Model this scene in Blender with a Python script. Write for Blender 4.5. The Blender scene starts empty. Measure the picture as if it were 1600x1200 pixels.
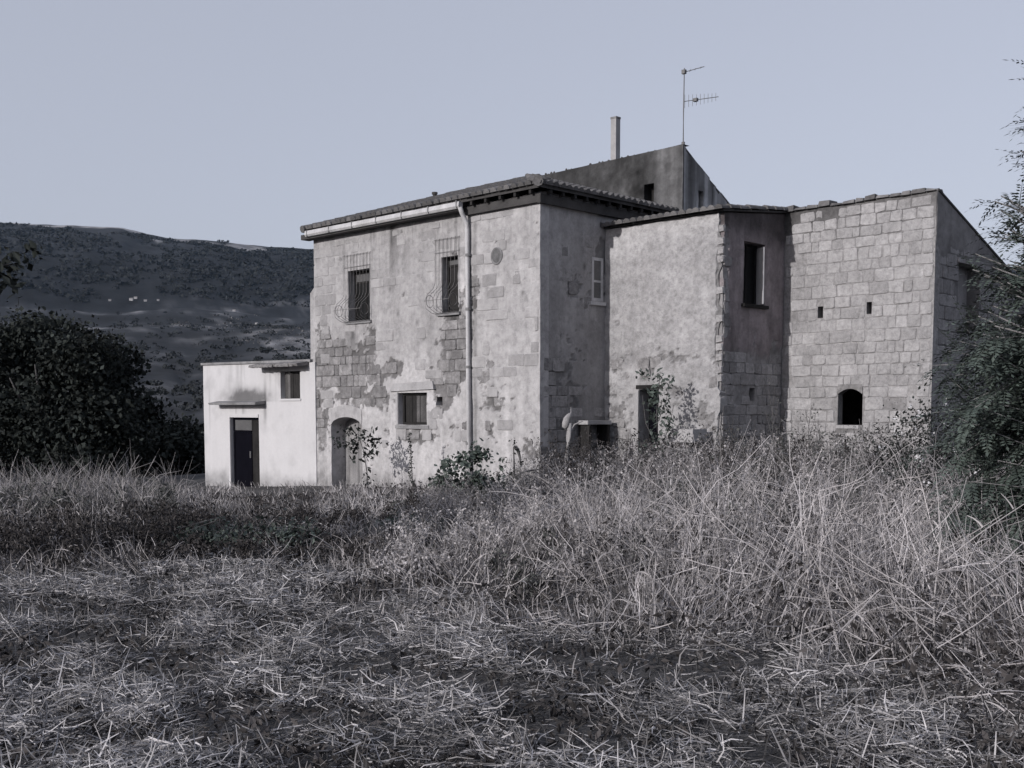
import bpy, math, random
import numpy as np
from math import radians, sin, cos, pi

rnd = random.Random(7)
R = np.random.default_rng(11)
S = bpy.context.scene
COL = S.collection

# ------------------------------------------------------------------ camera
cam_d = bpy.data.cameras.new("camera")
cam = bpy.data.objects.new("camera", cam_d)
COL.objects.link(cam)
cam.location = (0, 0, 2.0)
cam.rotation_euler = (radians(90 - 4.2), 0, 0)
cam_d.sensor_width = 36.0
cam_d.lens = 36.0 * 1700 / 1600
cam_d.shift_y = 0.103
cam_d.clip_start = 0.1
cam_d.clip_end = 20000
S.camera = cam

# ------------------------------------------------------------------ sky, sun, exposure
SUN_EL, SUN_AZ = radians(18), radians(228.4)          # azimuth clockwise from +Y
W = bpy.data.worlds.new("World")
S.world = W
W.use_nodes = True
nt = W.node_tree
nt.nodes.clear()
sky = nt.nodes.new("ShaderNodeTexSky")
sky.sky_type = 'NISHITA'
sky.sun_disc = False
sky.sun_elevation = SUN_EL
sky.sun_rotation = SUN_AZ
sky.altitude = 0
sky.air_density = 1.0
sky.dust_density = 2.0
sky.ozone_density = 1.0
hs = nt.nodes.new("ShaderNodeHueSaturation")
hs.inputs['Saturation'].default_value = 0.5
hs.inputs['Value'].default_value = 1.0
bg = nt.nodes.new("ShaderNodeBackground")
bg.inputs['Strength'].default_value = 0.13
wo = nt.nodes.new("ShaderNodeOutputWorld")
nt.links.new(sky.outputs[0], hs.inputs['Color'])
tint = nt.nodes.new("ShaderNodeMix")
tint.data_type = 'RGBA'
tint.blend_type = 'MULTIPLY'
tint.inputs['Factor'].default_value = 1.0
tint.inputs['B'].default_value = (1.0, 0.955, 1.01, 1)
nt.links.new(hs.outputs[0], tint.inputs['A'])
veil = nt.nodes.new("ShaderNodeMix")            # even high haze over the whole sky
veil.data_type = 'RGBA'
veil.inputs['Factor'].default_value = 0.68
veil.inputs['B'].default_value = (2.86, 3.05, 3.64, 1)
nt.links.new(tint.outputs['Result'], veil.inputs['A'])
nt.links.new(veil.outputs['Result'], bg.inputs['Color'])
nt.links.new(bg.outputs[0], wo.inputs['Surface'])

sl = bpy.data.lights.new("sun", 'SUN')
sl.energy = 2.55
sl.angle = radians(0.6)
sl.color = (1.0, 0.965, 0.945)
sun = bpy.data.objects.new("sun", sl)
COL.objects.link(sun)
sun.rotation_euler = (radians(90) - SUN_EL, 0, -SUN_AZ + pi)
sun.location = (-30, -25, 30)

S.view_settings.view_transform = 'Standard'
S.view_settings.look = 'None'
S.view_settings.exposure = 0.35
S.view_settings.gamma = 1.0
S.view_settings.use_curve_mapping = False
S.render.engine = 'CYCLES'
S.cycles.max_bounces = 6
S.cycles.diffuse_bounces = 3
S.cycles.transparent_max_bounces = 8
S.cycles.volume_bounces = 0


# ------------------------------------------------------------------ materials
def mat(name, base, var=0.25, scale=1.5, fine=0.12, fscale=30, streak=0.0, rough=0.92, bump=0.35,
        bscale=60, obj_rand=0.0, bare=None, spec=0.2, tone=1.0, metallic=0.0, pits=0.0, pscale=14):
    m = bpy.data.materials.new(name)
    m.use_nodes = True
    t = m.node_tree
    N, L = t.nodes, t.links
    N.clear()
    out = N.new("ShaderNodeOutputMaterial")
    bs = N.new("ShaderNodeBsdfPrincipled")
    bs.inputs['Roughness'].default_value = rough
    bs.inputs['Metallic'].default_value = metallic
    bs.inputs['Specular IOR Level'].default_value = spec
    L.new(bs.outputs[0], out.inputs['Surface'])
    tc = N.new("ShaderNodeTexCoord")

    def math_(op, a, b, c=None):
        n = N.new("ShaderNodeMath")
        n.operation = op
        for k, v in enumerate((a, b, c)):
            if v is None:
                continue
            if isinstance(v, (int, float)):
                n.inputs[k].default_value = v
            else:
                L.new(v, n.inputs[k])
        return n.outputs[0]

    def noise(sc, det=6, rgh=0.6, vec=None):
        n = N.new("ShaderNodeTexNoise")
        n.inputs['Scale'].default_value = sc
        n.inputs['Detail'].default_value = det
        n.inputs['Roughness'].default_value = rgh
        L.new(vec if vec is not None else tc.outputs['Object'], n.inputs['Vector'])
        return n.outputs['Fac']

    def centred(f, amp):                       # 1 + amp * (f - .5) * 2.6
        k = math_('MULTIPLY_ADD', f, 4.4, -2.2)
        k = math_('MAXIMUM', math_('MINIMUM', k, 1.25), -1.25)
        return math_('MULTIPLY_ADD', k, amp, 1.0)

    val = centred(noise(scale, 7, 0.62), var)
    if fine:
        val = math_('MULTIPLY', val, centred(noise(fscale, 4, 0.7), fine))
    if pits:
        pn = noise(pscale, 8, 0.8)
        pv = math_('MULTIPLY_ADD', pn, 5.0, -5.0 * 0.34)
        pv = math_('MAXIMUM', math_('MINIMUM', pv, 1.0), 0.0)
        val = math_('MULTIPLY', val, math_('MULTIPLY_ADD', pv, pits, 1.0 - pits))
    if streak:
        mp = N.new("ShaderNodeMapping")
        mp.inputs['Scale'].default_value = (4.0, 4.0, 0.35)
        L.new(tc.outputs['Object'], mp.inputs['Vector'])
        val = math_('MULTIPLY', val, centred(noise(1.0, 5, 0.6, mp.outputs[0]), streak))
    if obj_rand:
        oi = N.new("ShaderNodeObjectInfo")
        val = math_('MULTIPLY', val, math_('MULTIPLY_ADD', oi.outputs['Random'], obj_rand * 2, 1 - obj_rand))
    if tone:
        at = N.new("ShaderNodeAttribute")
        at.attribute_name = 'tone'
        val = math_('MULTIPLY', val, math_('MULTIPLY_ADD', at.outputs['Fac'], tone, 1.0))
    val = math_('MAXIMUM', val, 0.03)
    rgb = N.new("ShaderNodeRGB")
    rgb.outputs[0].default_value = (*base, 1)
    colr = rgb.outputs[0]
    if bare is not None:
        at2 = N.new("ShaderNodeAttribute")
        at2.attribute_name = 'bare'
        mx = N.new("ShaderNodeMix")
        mx.data_type = 'RGBA'
        L.new(at2.outputs['Fac'], mx.inputs['Factor'])
        L.new(colr, mx.inputs['A'])
        mx.inputs['B'].default_value = (*bare, 1)
        colr = mx.outputs['Result']
    vm = N.new("ShaderNodeVectorMath")
    vm.operation = 'SCALE'
    L.new(colr, vm.inputs[0])
    L.new(val, vm.inputs['Scale'])
    L.new(vm.outputs[0], bs.inputs['Base Color'])
    if bump:
        bp = N.new("ShaderNodeBump")
        bp.inputs['Strength'].default_value = bump
        bp.inputs['Distance'].default_value = 0.02
        L.new(noise(bscale, 5, 0.65), bp.inputs['Height'])
        L.new(bp.outputs[0], bs.inputs['Normal'])
    return m


def grey(v, warm=0.0):
    return (v * (1.0 + warm * .5), v * 0.991, v * (1.015 - warm * 0.3))


M = {}
M['plaster'] = mat('weathered_plaster', grey(0.362, .03), .16, 1.1, .13, 7, .13, bare=grey(0.14, .05), pits=.32, pscale=4, bump=.6, bscale=35)
M['plaster_mid'] = mat('rubble_plaster', grey(0.345, .02), .14, 1.4, .17, 7, .09, bump=.9, bscale=18, bare=grey(.2, .03), pits=.34, pscale=9)
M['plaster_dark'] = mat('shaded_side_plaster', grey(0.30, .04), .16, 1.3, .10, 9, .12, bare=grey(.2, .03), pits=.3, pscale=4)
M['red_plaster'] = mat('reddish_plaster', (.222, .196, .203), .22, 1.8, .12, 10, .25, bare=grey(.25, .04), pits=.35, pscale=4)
M['white_plaster'] = mat('white_limewash', grey(0.52, .01), .04, .8, .03, 12, .03, bump=.15)
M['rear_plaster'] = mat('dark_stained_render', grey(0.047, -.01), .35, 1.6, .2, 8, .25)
M['rear_side'] = mat('streaked_grey_render', grey(0.52, -.02), .2, 1.2, .12, 9, .5)
M['mortar'] = mat('old_mortar', grey(0.285, .04), .2, 2, .18, 16, .05, bump=.7, pits=.35, pscale=10)
M['stone'] = mat('tufa_block', grey(0.345, .03), .18, 1.6, .2, 10, .05, obj_rand=.13, bump=.9, bscale=24, pits=.35, pscale=12)
M['stone_ghost'] = mat('limewashed_block', grey(0.33, .03), .13, 1.3, .10, 9, .08, obj_rand=.14, bump=.5, pits=.24, pscale=5)
M['stone_dark'] = mat('grey_tufa_block', grey(0.235, .04), .30, 2.6, .26, 9, .12, obj_rand=.24, bump=.9, bscale=24, pits=.45, pscale=6)
M['stone_side'] = mat('shaded_side_block', grey(0.27, .04), .15, 3, .18, 14, 0, obj_rand=.22, bump=.9, bscale=24, pits=.4, pscale=8)  # copy of the block material with its tone set for shaded walls
M['tile'] = mat('lichen_roof_tile', grey(0.13, .05), .4, 6, .25, 40, 0, obj_rand=.35)
M['roof_deck'] = mat('dark_roof_underside', grey(0.06, .06), .3, 3, .2, 30)
M['wood_dark'] = mat('dark_old_wood', grey(0.024, .08), .3, 3, .3, 30, .3, obj_rand=.25)
M['wood_grey'] = mat('silvery_old_wood', grey(0.09, .05), .3, 3, .3, 30, .4, obj_rand=.2)
M['wood_pale'] = mat('pale_painted_planks', grey(0.24, .03), .25, 2, .2, 30, .3, obj_rand=.08)
M['white_paint'] = mat('white_painted_metal', grey(0.45), .2, 2, .12, 20, .15, rough=.6, bump=.1)
M['concrete'] = mat('grey_concrete', grey(0.21), .3, 2.5, .2, 30, .15)
M['vent_grey'] = mat('grey_vent_plate', grey(0.13), .3, 6, .2, 20, .2)
M['concrete_pale'] = mat('pale_concrete', grey(0.34, .02), .2, 2.5, .15, 30, .1)
M['iron'] = mat('weathered_iron', grey(0.16, .06), .3, 8, .2, 60, 0, rough=.75)
M['steel'] = mat('grey_aerial_metal', grey(0.16), .2, 8, .1, 60, 0, rough=.5)
M['glass'] = mat('dark_dusty_glass', grey(0.014, -.05), .3, 2, .2, 20, 0, rough=.3, bump=0, spec=.25)
M['glass_pale'] = mat('pale_dusty_glass', grey(0.10, 0), .25, 2, .2, 20, 0, rough=.4, bump=0, spec=.4)
M['door_dark'] = mat('dark_painted_metal', (.006, .006, .009), .2, 2, .15, 20, .1, rough=.9, bump=.1, spec=.0)
M['leaf_dark'] = mat('dark_evergreen_leaf', (.022, .026, .024), .2, .6, 0, 1, 0, rough=.75, bump=0, tone=1.0, spec=.15)
M['leaf_green'] = mat('dull_green_leaf', (.060, .076, .066), .25, .8, 0, 1, 0, rough=.55, bump=0, tone=1.0, spec=.35)
M['leaf_grey'] = mat('greyish_leaf', (.075, .078, .074), .2, .8, 0, 1, 0, rough=.7, bump=0, tone=1.0)
M['flower'] = mat('white_umbel', grey(0.6), .1, 3, 0, 1, 0, bump=0, tone=1.0)
M['bark'] = mat('grey_bark', grey(0.11, .06), .35, 8, .25, 40, 0, bump=.8)
M['twig'] = mat('pale_twig', grey(0.2, .04), .3, 8, .2, 40, 0, bump=.4)
M['bark_pale'] = mat('bleached_dead_wood', grey(0.3, .04), .3, 6, .2, 40, .2)
M['straw'] = mat('dry_straw', (.272, .264, .270), .22, .55, 0, 1, 0, rough=.85, bump=0, tone=1.0)
M['tall'] = mat('dry_grass_stalks', (.265, .252, .256), .22, .5, 0, 1, 0, rough=.85, bump=0, tone=1.0)
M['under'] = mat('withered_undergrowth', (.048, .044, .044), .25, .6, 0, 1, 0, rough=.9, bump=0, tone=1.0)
M['soil'] = mat('dry_soil', (.066, .064, .065), .4, .6, .4, 14, 0, bump=.8, bscale=25)
M['far_leaf'] = mat('distant_scrub', (.026, .029, .031), .3, .02, 0, 1, 0, bump=0, tone=1.0)
M['hill'] = mat('scrub_hillside', (.0125, .0140, .017), .25, .004, .42, .045, 0, bump=0, tone=1.0, bare=(.24, .235, .24))
M['far_rock'] = mat('pale_far_rock', grey(0.16, .02), .2, .05, 0, 1, 0, bump=0, tone=1.0)
M['far_wall'] = mat('far_house_wall', grey(0.3), .1, .1, 0, 1, 0, bump=0)
M['far_roof'] = mat('far_house_roof', grey(0.2, .08), .1, .1, 0, 1, 0, bump=0)

# ------------------------------------------------------------------ mesh helpers


def mesh_np(name, V, F, m, parent=None, attrs=None, smooth=False):
    """V (n,3); F list of (k,n) index arrays with constant n each; attrs name -> per-vertex array"""
    me = bpy.data.meshes.new(name)
    V = np.ascontiguousarray(V, dtype=np.float32)
    me.vertices.add(len(V))
    me.vertices.foreach_set('co', V.ravel())
    F = [np.asarray(f, dtype=np.int32) for f in F if len(f)]
    loops = np.concatenate([f.ravel() for f in F])
    counts = np.concatenate([np.full(len(f), f.shape[1], dtype=np.int32) for f in F])
    starts = np.concatenate([[0], np.cumsum(counts)[:-1]]).astype(np.int32)
    me.loops.add(len(loops))
    me.loops.foreach_set('vertex_index', loops)
    me.polygons.add(len(counts))
    me.polygons.foreach_set('loop_start', starts)
    me.polygons.foreach_set('loop_total', counts)
    if not smooth:
        me.shade_flat()
    for k, a in (attrs or {}).items():
        at = me.attributes.new(k, 'FLOAT', 'POINT')
        at.data.foreach_set('value', np.ascontiguousarray(a, dtype=np.float32))
    me.update()
    me.validate()
    if m is not None:
        me.materials.append(m)
    o = bpy.data.objects.new(name, me)
    COL.objects.link(o)
    if parent is not None:
        o.parent = parent
    return o


class MB:
    """collects boxes, tubes and polygons for ONE mesh object"""

    def __init__(self):
        self.v, self.f = [], []

    def poly(self, pts, faces):
        n = len(self.v)
        self.v += [tuple(p) for p in pts]
        self.f += [tuple(i + n for i in q) for q in faces]
        return self

    def box(self, x0, x1, y0, y1, z0, z1):
        p = [(x0, y0, z0), (x1, y0, z0), (x1, y1, z0), (x0, y1, z0), (x0, y0, z1), (x1, y0, z1), (x1, y1, z1), (x0, y1, z1)]
        return self.poly(p, [(0, 3, 2, 1), (4, 5, 6, 7), (0, 1, 5, 4), (1, 2, 6, 5), (2, 3, 7, 6), (3, 0, 4, 7)])

    def hexa(self, p):
        return self.poly(p, [(0, 3, 2, 1), (4, 5, 6, 7), (0, 1, 5, 4), (1, 2, 6, 5), (2, 3, 7, 6), (3, 0, 4, 7)])

    def tube(self, pts, rad, n=6):
        pts = [np.array(p, float) for p in pts]
        rad = rad if hasattr(rad, '__len__') else [rad] * len(pts)
        base = len(self.v)
        up = np.array((0, 0, 1.0))
        for i, p in enumerate(pts):
            d = pts[min(i + 1, len(pts) - 1)] - pts[max(i - 1, 0)]
            d /= (np.linalg.norm(d) + 1e-9)
            a = np.cross(d, up)
            if np.linalg.norm(a) < 1e-3:
                a = np.array((1.0, 0, 0))
            a /= np.linalg.norm(a)
            b = np.cross(d, a)
            for k in range(n):
                t = 2 * pi * k / n
                self.v.append(tuple(p + rad[i] * (a * cos(t) + b * sin(t))))
        for i in range(len(pts) - 1):
            for k in range(n):
                q = base + i * n
                self.f.append((q + k, q + (k + 1) % n, q + n + (k + 1) % n, q + n + k))
        self.f.append(tuple(base + k for k in range(n))[::-1])
        e = base + (len(pts) - 1) * n
        self.f.append(tuple(e + k for k in range(n)))
        return self

    def build(self, name, m, parent=None, off=(0, 0, 0), smooth=False):
        me = bpy.data.meshes.new(name)
        me.from_pydata([(x - off[0], y - off[1], z - off[2]) for x, y, z in self.v], [], self.f)
        me.update()
        if smooth:
            for p in me.polygons:
                p.use_smooth = True
        me.materials.append(m)
        o = bpy.data.objects.new(name, me)
        COL.objects.link(o)
        if parent is not None:
            o.parent = parent
        return o


def tag(o, label=None, cat=None, group=None, kind=None):
    if label:
        o['label'] = label
    if cat:
        o['category'] = cat
    if group:
        o['group'] = group
    if kind:
        o['kind'] = kind
    return o


def empty(name, loc, label, cat, group=None, rz=0.0):
    o = bpy.data.objects.new(name, None)
    COL.objects.link(o)
    o.location = loc
    o.rotation_euler = (0, 0, rz)
    o.empty_display_size = 0.3
    return tag(o, label, cat, group)


# value noise --------------------------------------------------------
_LAT = np.random.default_rng(5).random((256, 256))


def vnoise(x, y, seed=0):
    x = np.asarray(x, float) + seed * 17.31
    y = np.asarray(y, float) + seed * 9.77
    xi, yi = np.floor(x).astype(int), np.floor(y).astype(int)
    fx, fy = x - xi, y - yi
    fx, fy = fx * fx * (3 - 2 * fx), fy * fy * (3 - 2 * fy)
    g = lambda a, b: _LAT[a % 256, b % 256]
    return (g(xi, yi) * (1 - fx) + g(xi + 1, yi) * fx) * (1 - fy) + (g(xi, yi + 1) * (1 - fx) + g(xi + 1, yi + 1) * fx) * fy


def fbm(x, y, seed=0, oct=4):
    s, a, t = 0, 1, 0
    for k in range(oct):
        s = s + a * vnoise(x * 2 ** k, y * 2 ** k, seed + k * 3)
        t += a
        a *= .55
    return s / t


def sstep(a, b, x):
    t = np.clip((np.asarray(x, float) - a) / (b - a), 0, 1)
    return t * t * (3 - 2 * t)


def blob(u, z, cu, cz, ru, rz):
    return np.exp(-(((u - cu) / ru) ** 2 + ((z - cz) / rz) ** 2))


# ------------------------------------------------------------------ terrain
AZ_K = np.array([-180, -70, -40, -25.2, -23.5, -20.9, -19.4, -18.2, -17.3, -15.7, -13.2, -11.9, -10.3, -5, 5, 15, 25, 40, 70, 180], float)
RY_K = np.array([400, 400, 360, 351, 354, 356, 359, 369, 374, 377, 385, 387, 391, 400, 408, 418, 425, 420, 400, 400], float)
LR_K = np.log(np.array([40, 60, 120, 250, 500, 900, 1500, 1900, 2600, 3400], float))


def terrain(x, y):
    x = np.asarray(x, float)
    y = np.asarray(y, float)
    r = np.hypot(x, y)
    az = np.degrees(np.arctan2(x, y))
    near = .38 * (1 - sstep(3, 22, y)) - .06 * np.maximum(0, -x - 3.2) * sstep(18, 28, y) * (x > -60)
    near = np.maximum(near, -1.2) + .07 * (fbm(x * .35, y * .35, 2) - .5) * 2 * (1 - sstep(40, 60, r)) + .05 * (fbm(x * 1.6, y * 1.6, 4) - .5) * (1 - sstep(20, 40, r))
    ry = np.interp(az, AZ_K, RY_K)
    ca = np.cos(np.radians(np.clip(az, -45, 45)))
    zr = (640 - ry) / 1704 * 3400 * ca
    zk = [-.4, -1.6, -4.2, -4.0, 14.0, 48.0, 112.0, 164.0]
    lr = np.log(np.maximum(r, 1))
    far = np.interp(lr, LR_K[:8], zk)
    t1 = np.clip((lr - LR_K[7]) / (LR_K[9] - LR_K[7]), 0, 1)
    far = np.where(lr > LR_K[7], 164 + (zr - 164) * (t1 ** .92), far)
    far = np.where(r > 3400, zr * (1 - .35 * sstep(3400, 4600, r)), far)
    amp = np.interp(r, [40, 250, 900, 1900, 2600, 3200, 3400, 4600], [.0, 2.5, 9, 12, 30, 14, 6, 40])
    far = far + amp * (fbm(az * .22 + 3, r * .0016, 8, 5) - .5) * 2
    far = far + np.interp(r, [40, 300, 1900, 2800, 3400], [0, 1.0, 3, 3, 2]) * (fbm(az * 1.6, r * .01, 12, 4) - .5) * 2
    k = sstep(40, 62, r)
    return near * (1 - k) + far * k


def polar_sheet(name, rs, azs, m, wrap, attrs_fn=None):
    A, Rr = np.meshgrid(np.radians(azs), rs)
    X, Y = Rr * np.sin(A), Rr * np.cos(A)
    Z = terrain(X, Y)
    nr, na = A.shape
    V = np.stack([X, Y, Z], -1).reshape(-1, 3)
    i = np.arange(nr - 1)[:, None] * na
    j = np.arange(na if wrap else na - 1)[None, :]
    j2 = (j + 1) % na
    F = np.stack([i + j, i + j2, i + na + j2, i + na + j], -1).reshape(-1, 4)[:, ::-1]
    return mesh_np(name, V, [F], m, None, attrs_fn(X.ravel(), Y.ravel(), Z.ravel()) if attrs_fn else None, smooth=True)


AZS = np.concatenate([np.arange(-180, -34, 3.0), np.arange(-34, -8, .18), np.arange(-8, 32, .6), np.arange(32, 180, 3.0)])


def hill_attr(x, y, z):
    r = np.hypot(x, y)
    az = np.degrees(np.arctan2(x, y))
    n = fbm(x / 90, y / 130, 21, 5)
    n2 = fbm(x / 260, y / 420, 31, 4)
    n3 = fbm(x / 26, y / 60, 41, 4)
    bare = np.zeros_like(r)
    # bare rock below the crest, paler terraces low on the slope
    for a, rr, da, dr, v in [(-19.9, 3230.0, 1.25, 144.0, 1.12), (-22.4, 3170.0, 0.7, 70.4, 1.05), (-20.9, 3190.0, 0.5, 80.0, 0.68), (-19.2, 3080.0, 0.32, 102.4, 1.2), (-13.6, 3170.0, 0.85, 176.0, 1.27), (-15.4, 3170.0, 0.5, 80.0, 0.68),
                             (-17.8, 2860.0, 0.2, 80.0, 0.75), (-16.6, 3260.0, 0.6, 160.0, 0.52), (-24.6, 3330.0, 1.2, 80.0, 0.9), (-21.0, 3330.0, 1.5, 64.0, 0.45)]:
        bare = np.maximum(bare, v * np.clip(3.4 * blob(az, r, a, rr, da, dr) * (.1 + 1.3 * n3) - .25, 0, 1))
    low = sstep(2030, 1930, r + 260 * (fbm(x / 120, y / 200, 52, 4) - .5)) * sstep(200, 420, r)
    bare = np.maximum(bare, low * np.clip((n3 - .5) * 4, 0, 1) * np.clip((n - .42) * 4, 0, 1) * .30)
    for a, rr, da, dr, v in [(-12.2, 1080, 1.7, 190, .9), (-14.2, 1450, 1.1, 200, .7), (-16.9, 1380, .9, 90, .75), (-17.6, 760, .8, 60, .4), (-10.8, 900, .9, 200, .8), (-16.5, 1000, .7, 60, .45)]:
        bare = np.maximum(bare, v * .45 * np.clip((n3 - .47) * 4.5, 0, 1) * np.clip(1.5 * blob(az, r, a, rr, da, dr), 0, 1))
    tone = (n2 - .5) * 1.6 * sstep(1900, 2200, r) + low * (.35 + (n - .5) * 3.0) + (n3 - .5) * 1.4
    tone = tone - .35 * sstep(320, 200, r)
    return {'bare': np.clip(bare, 0, 1), 'tone': np.clip(tone, -.75, 2)}


field = polar_sheet('field', np.concatenate([[.05], np.geomspace(1.0, 62, 130)]), AZS, M['soil'], True)
tag(field, kind='structure')
hills = polar_sheet('hills', np.concatenate([np.geomspace(62, 1900, 90), np.linspace(1930, 3500, 90), np.linspace(3560, 5200, 12)]), AZS, M['hill'], True, hill_attr)
tag(hills, kind='structure')


def tz(x, y):
    return float(terrain(np.array([x]), np.array([y]))[0])


# ------------------------------------------------------------------ thin haze
hm = bpy.data.materials.new('thin_haze')
hm.use_nodes = True
hn = hm.node_tree
hn.nodes.clear()
ho = hn.nodes.new('ShaderNodeOutputMaterial')
hv = hn.nodes.new('ShaderNodeVolumePrincipled')
hv.inputs['Color'].default_value = (.52, .72, 1.0, 1)
hv.inputs['Density'].default_value = 2.0e-5
hv.inputs['Anisotropy'].default_value = 0.0
hn.links.new(hv.outputs[0], ho.inputs['Volume'])
hz = [(sx * 6000, sy * 6000, z) for z in (-20, 720) for sx, sy in ((-1, -1), (1, -1), (1, 1), (-1, 1))]
haze_me = bpy.data.meshes.new('haze')
haze_me.from_pydata(hz, [], [(0, 3, 2, 1), (4, 5, 6, 7), (0, 1, 5, 4), (1, 2, 6, 5), (2, 3, 7, 6), (3, 0, 4, 7)])
haze_me.materials.append(hm)
haze = bpy.data.objects.new('haze', haze_me)
COL.objects.link(haze)
tag(haze, kind='stuff')

# ------------------------------------------------------------------ house frame
O = (0.616, 24.27)
ROT = radians(-44.742)
cR, sR = cos(ROT), sin(ROT)


def h2w(x, y):
    return (O[0] + x * cR - y * sR, O[1] + x * sR + y * cR)


class Bld:
    def __init__(self, name, label, bx, by):
        wx, wy = h2w(bx, by)
        self.off = (bx, by, 0)
        self.root = empty(name, (wx, wy, 0), label, 'building', rz=ROT)

    def add(self, name, mb, m, parent=None, smooth=False):
        return mb.build(name, m, parent or self.root, self.off, smooth)


def skin(b, name, axis, c, u0, u1, z0, top, holes, m, plaster=None, tone=None, proud=.03, relief=.012, step=.042,
         depth=.34, rag1=0.0, ret=.25, seed=1):
    """front sheet of a wall with plaster standing proud of the bare masonry, openings and their reveals"""
    topf = top if callable(top) else (lambda u: np.full_like(np.asarray(u, float), top))

    def lines(a0, a1, cuts):
        g = np.linspace(a0, a1, max(2, int(round((a1 - a0) / step)) + 1))
        keep = [v for v in g if all(abs(v - q) > .45 * step for q in cuts)]
        keep += [q for q in cuts if a0 < q < a1]
        if a0 not in keep:
            keep.append(a0)
        if a1 not in keep:
            keep.append(a1)
        return np.array(sorted(keep))
    zt = float(np.max(topf(np.linspace(u0, u1, 50))))
    us = lines(u0, u1, [q for h in holes for q in (h[0], h[1])])
    zs = lines(z0, zt, [q for h in holes for q in (h[2], h[3])])
    U, Zg = np.meshgrid(us, zs)
    T = topf(U)
    Zc = np.minimum(Zg, T)
    P = plaster(U, Zc) if plaster else np.ones_like(U)
    P = np.clip(P, 0, 1)
    D = proud * P + relief * (fbm(U * 3, Zc * 3, seed, 5) - .5) * 2 + .6 * relief * (vnoise(U * 14, Zc * 14, seed + 2) - .5) * (1.5 - P)
    Uo = U.copy()
    if rag1:
        w = sstep(u1 - .22, u1, U)
        Uo = Uo - w * rag1 * np.clip((fbm(Zc * 3.1, Zc * 0 + 2, seed + 9, 3) - .38) * 3.2, 0, 1)
    nz, nu = U.shape
    tn = tone(U, Zc) if tone else np.zeros_like(U)

    def pt(u, z, d):
        return np.stack([u, c - d, z], -1) if axis == 'L' else np.stack([c + d, u, z], -1)
    V = [pt(Uo, Zc, D).reshape(-1, 3)]
    TN, BR = [tn.ravel()], [(1 - P).ravel()]
    idx = np.arange(nz * nu).reshape(nz, nu)
    ok = np.ones((nz - 1, nu - 1), bool)
    um, zm = (us[:-1] + us[1:]) / 2, (zs[:-1] + zs[1:]) / 2
    for h in holes:
        ok &= ~(((um > h[0]) & (um < h[1]))[None, :] & ((zm > h[2]) & (zm < h[3]))[:, None])
    ok &= ((Zc[1:, 1:] - Zc[:-1, 1:]) + (Zc[1:, :-1] - Zc[:-1, :-1])) > 1e-4
    Q = np.stack([idx[:-1, :-1], idx[:-1, 1:], idx[1:, 1:], idx[1:, :-1]], -1)[ok]
    F = [Q]
    base = nz * nu

    def strip(ii, jj, dep, flip):
        nonlocal base
        ids = idx[ii, jj]
        pts = pt(Uo[ii, jj], Zc[ii, jj], np.full(len(ids), -dep))
        V.append(pts)
        TN.append(tn[ii, jj] * .5)
        BR.append((1 - P)[ii, jj])
        k = np.arange(len(ids))
        q = np.stack([ids[:-1], ids[1:], base + k[1:], base + k[:-1]], -1)
        F.append(q[:, ::-1] if flip else q)
        base += len(ids)
    for h in holes:
        i0, i1 = int(np.argmin(abs(us - h[0]))), int(np.argmin(abs(us - h[1])))
        j0, j1 = int(np.argmin(abs(zs - h[2]))), int(np.argmin(abs(zs - h[3])))
        ar, br = np.arange(j0, j1 + 1), np.arange(i0, i1 + 1)
        dp = h[4] if len(h) > 4 else depth
        strip(ar, np.full(len(ar), i0), dp, True)
        strip(ar, np.full(len(ar), i1), dp, False)
        strip(np.full(len(br), j0), br, dp, False)
        strip(np.full(len(br), j1), br, dp, True)
    az = np.arange(nz)
    strip(az, np.full(nz, 0), ret, False)
    strip(az, np.full(nz, nu - 1), ret, True)
    strip(np.full(nu, nz - 1), np.arange(nu), .25, False)
    V = np.concatenate(V) - np.array(b.off)
    return mesh_np(name, V, F, m, b.root, {'tone': np.concatenate(TN), 'bare': np.concatenate(BR)})


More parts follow.
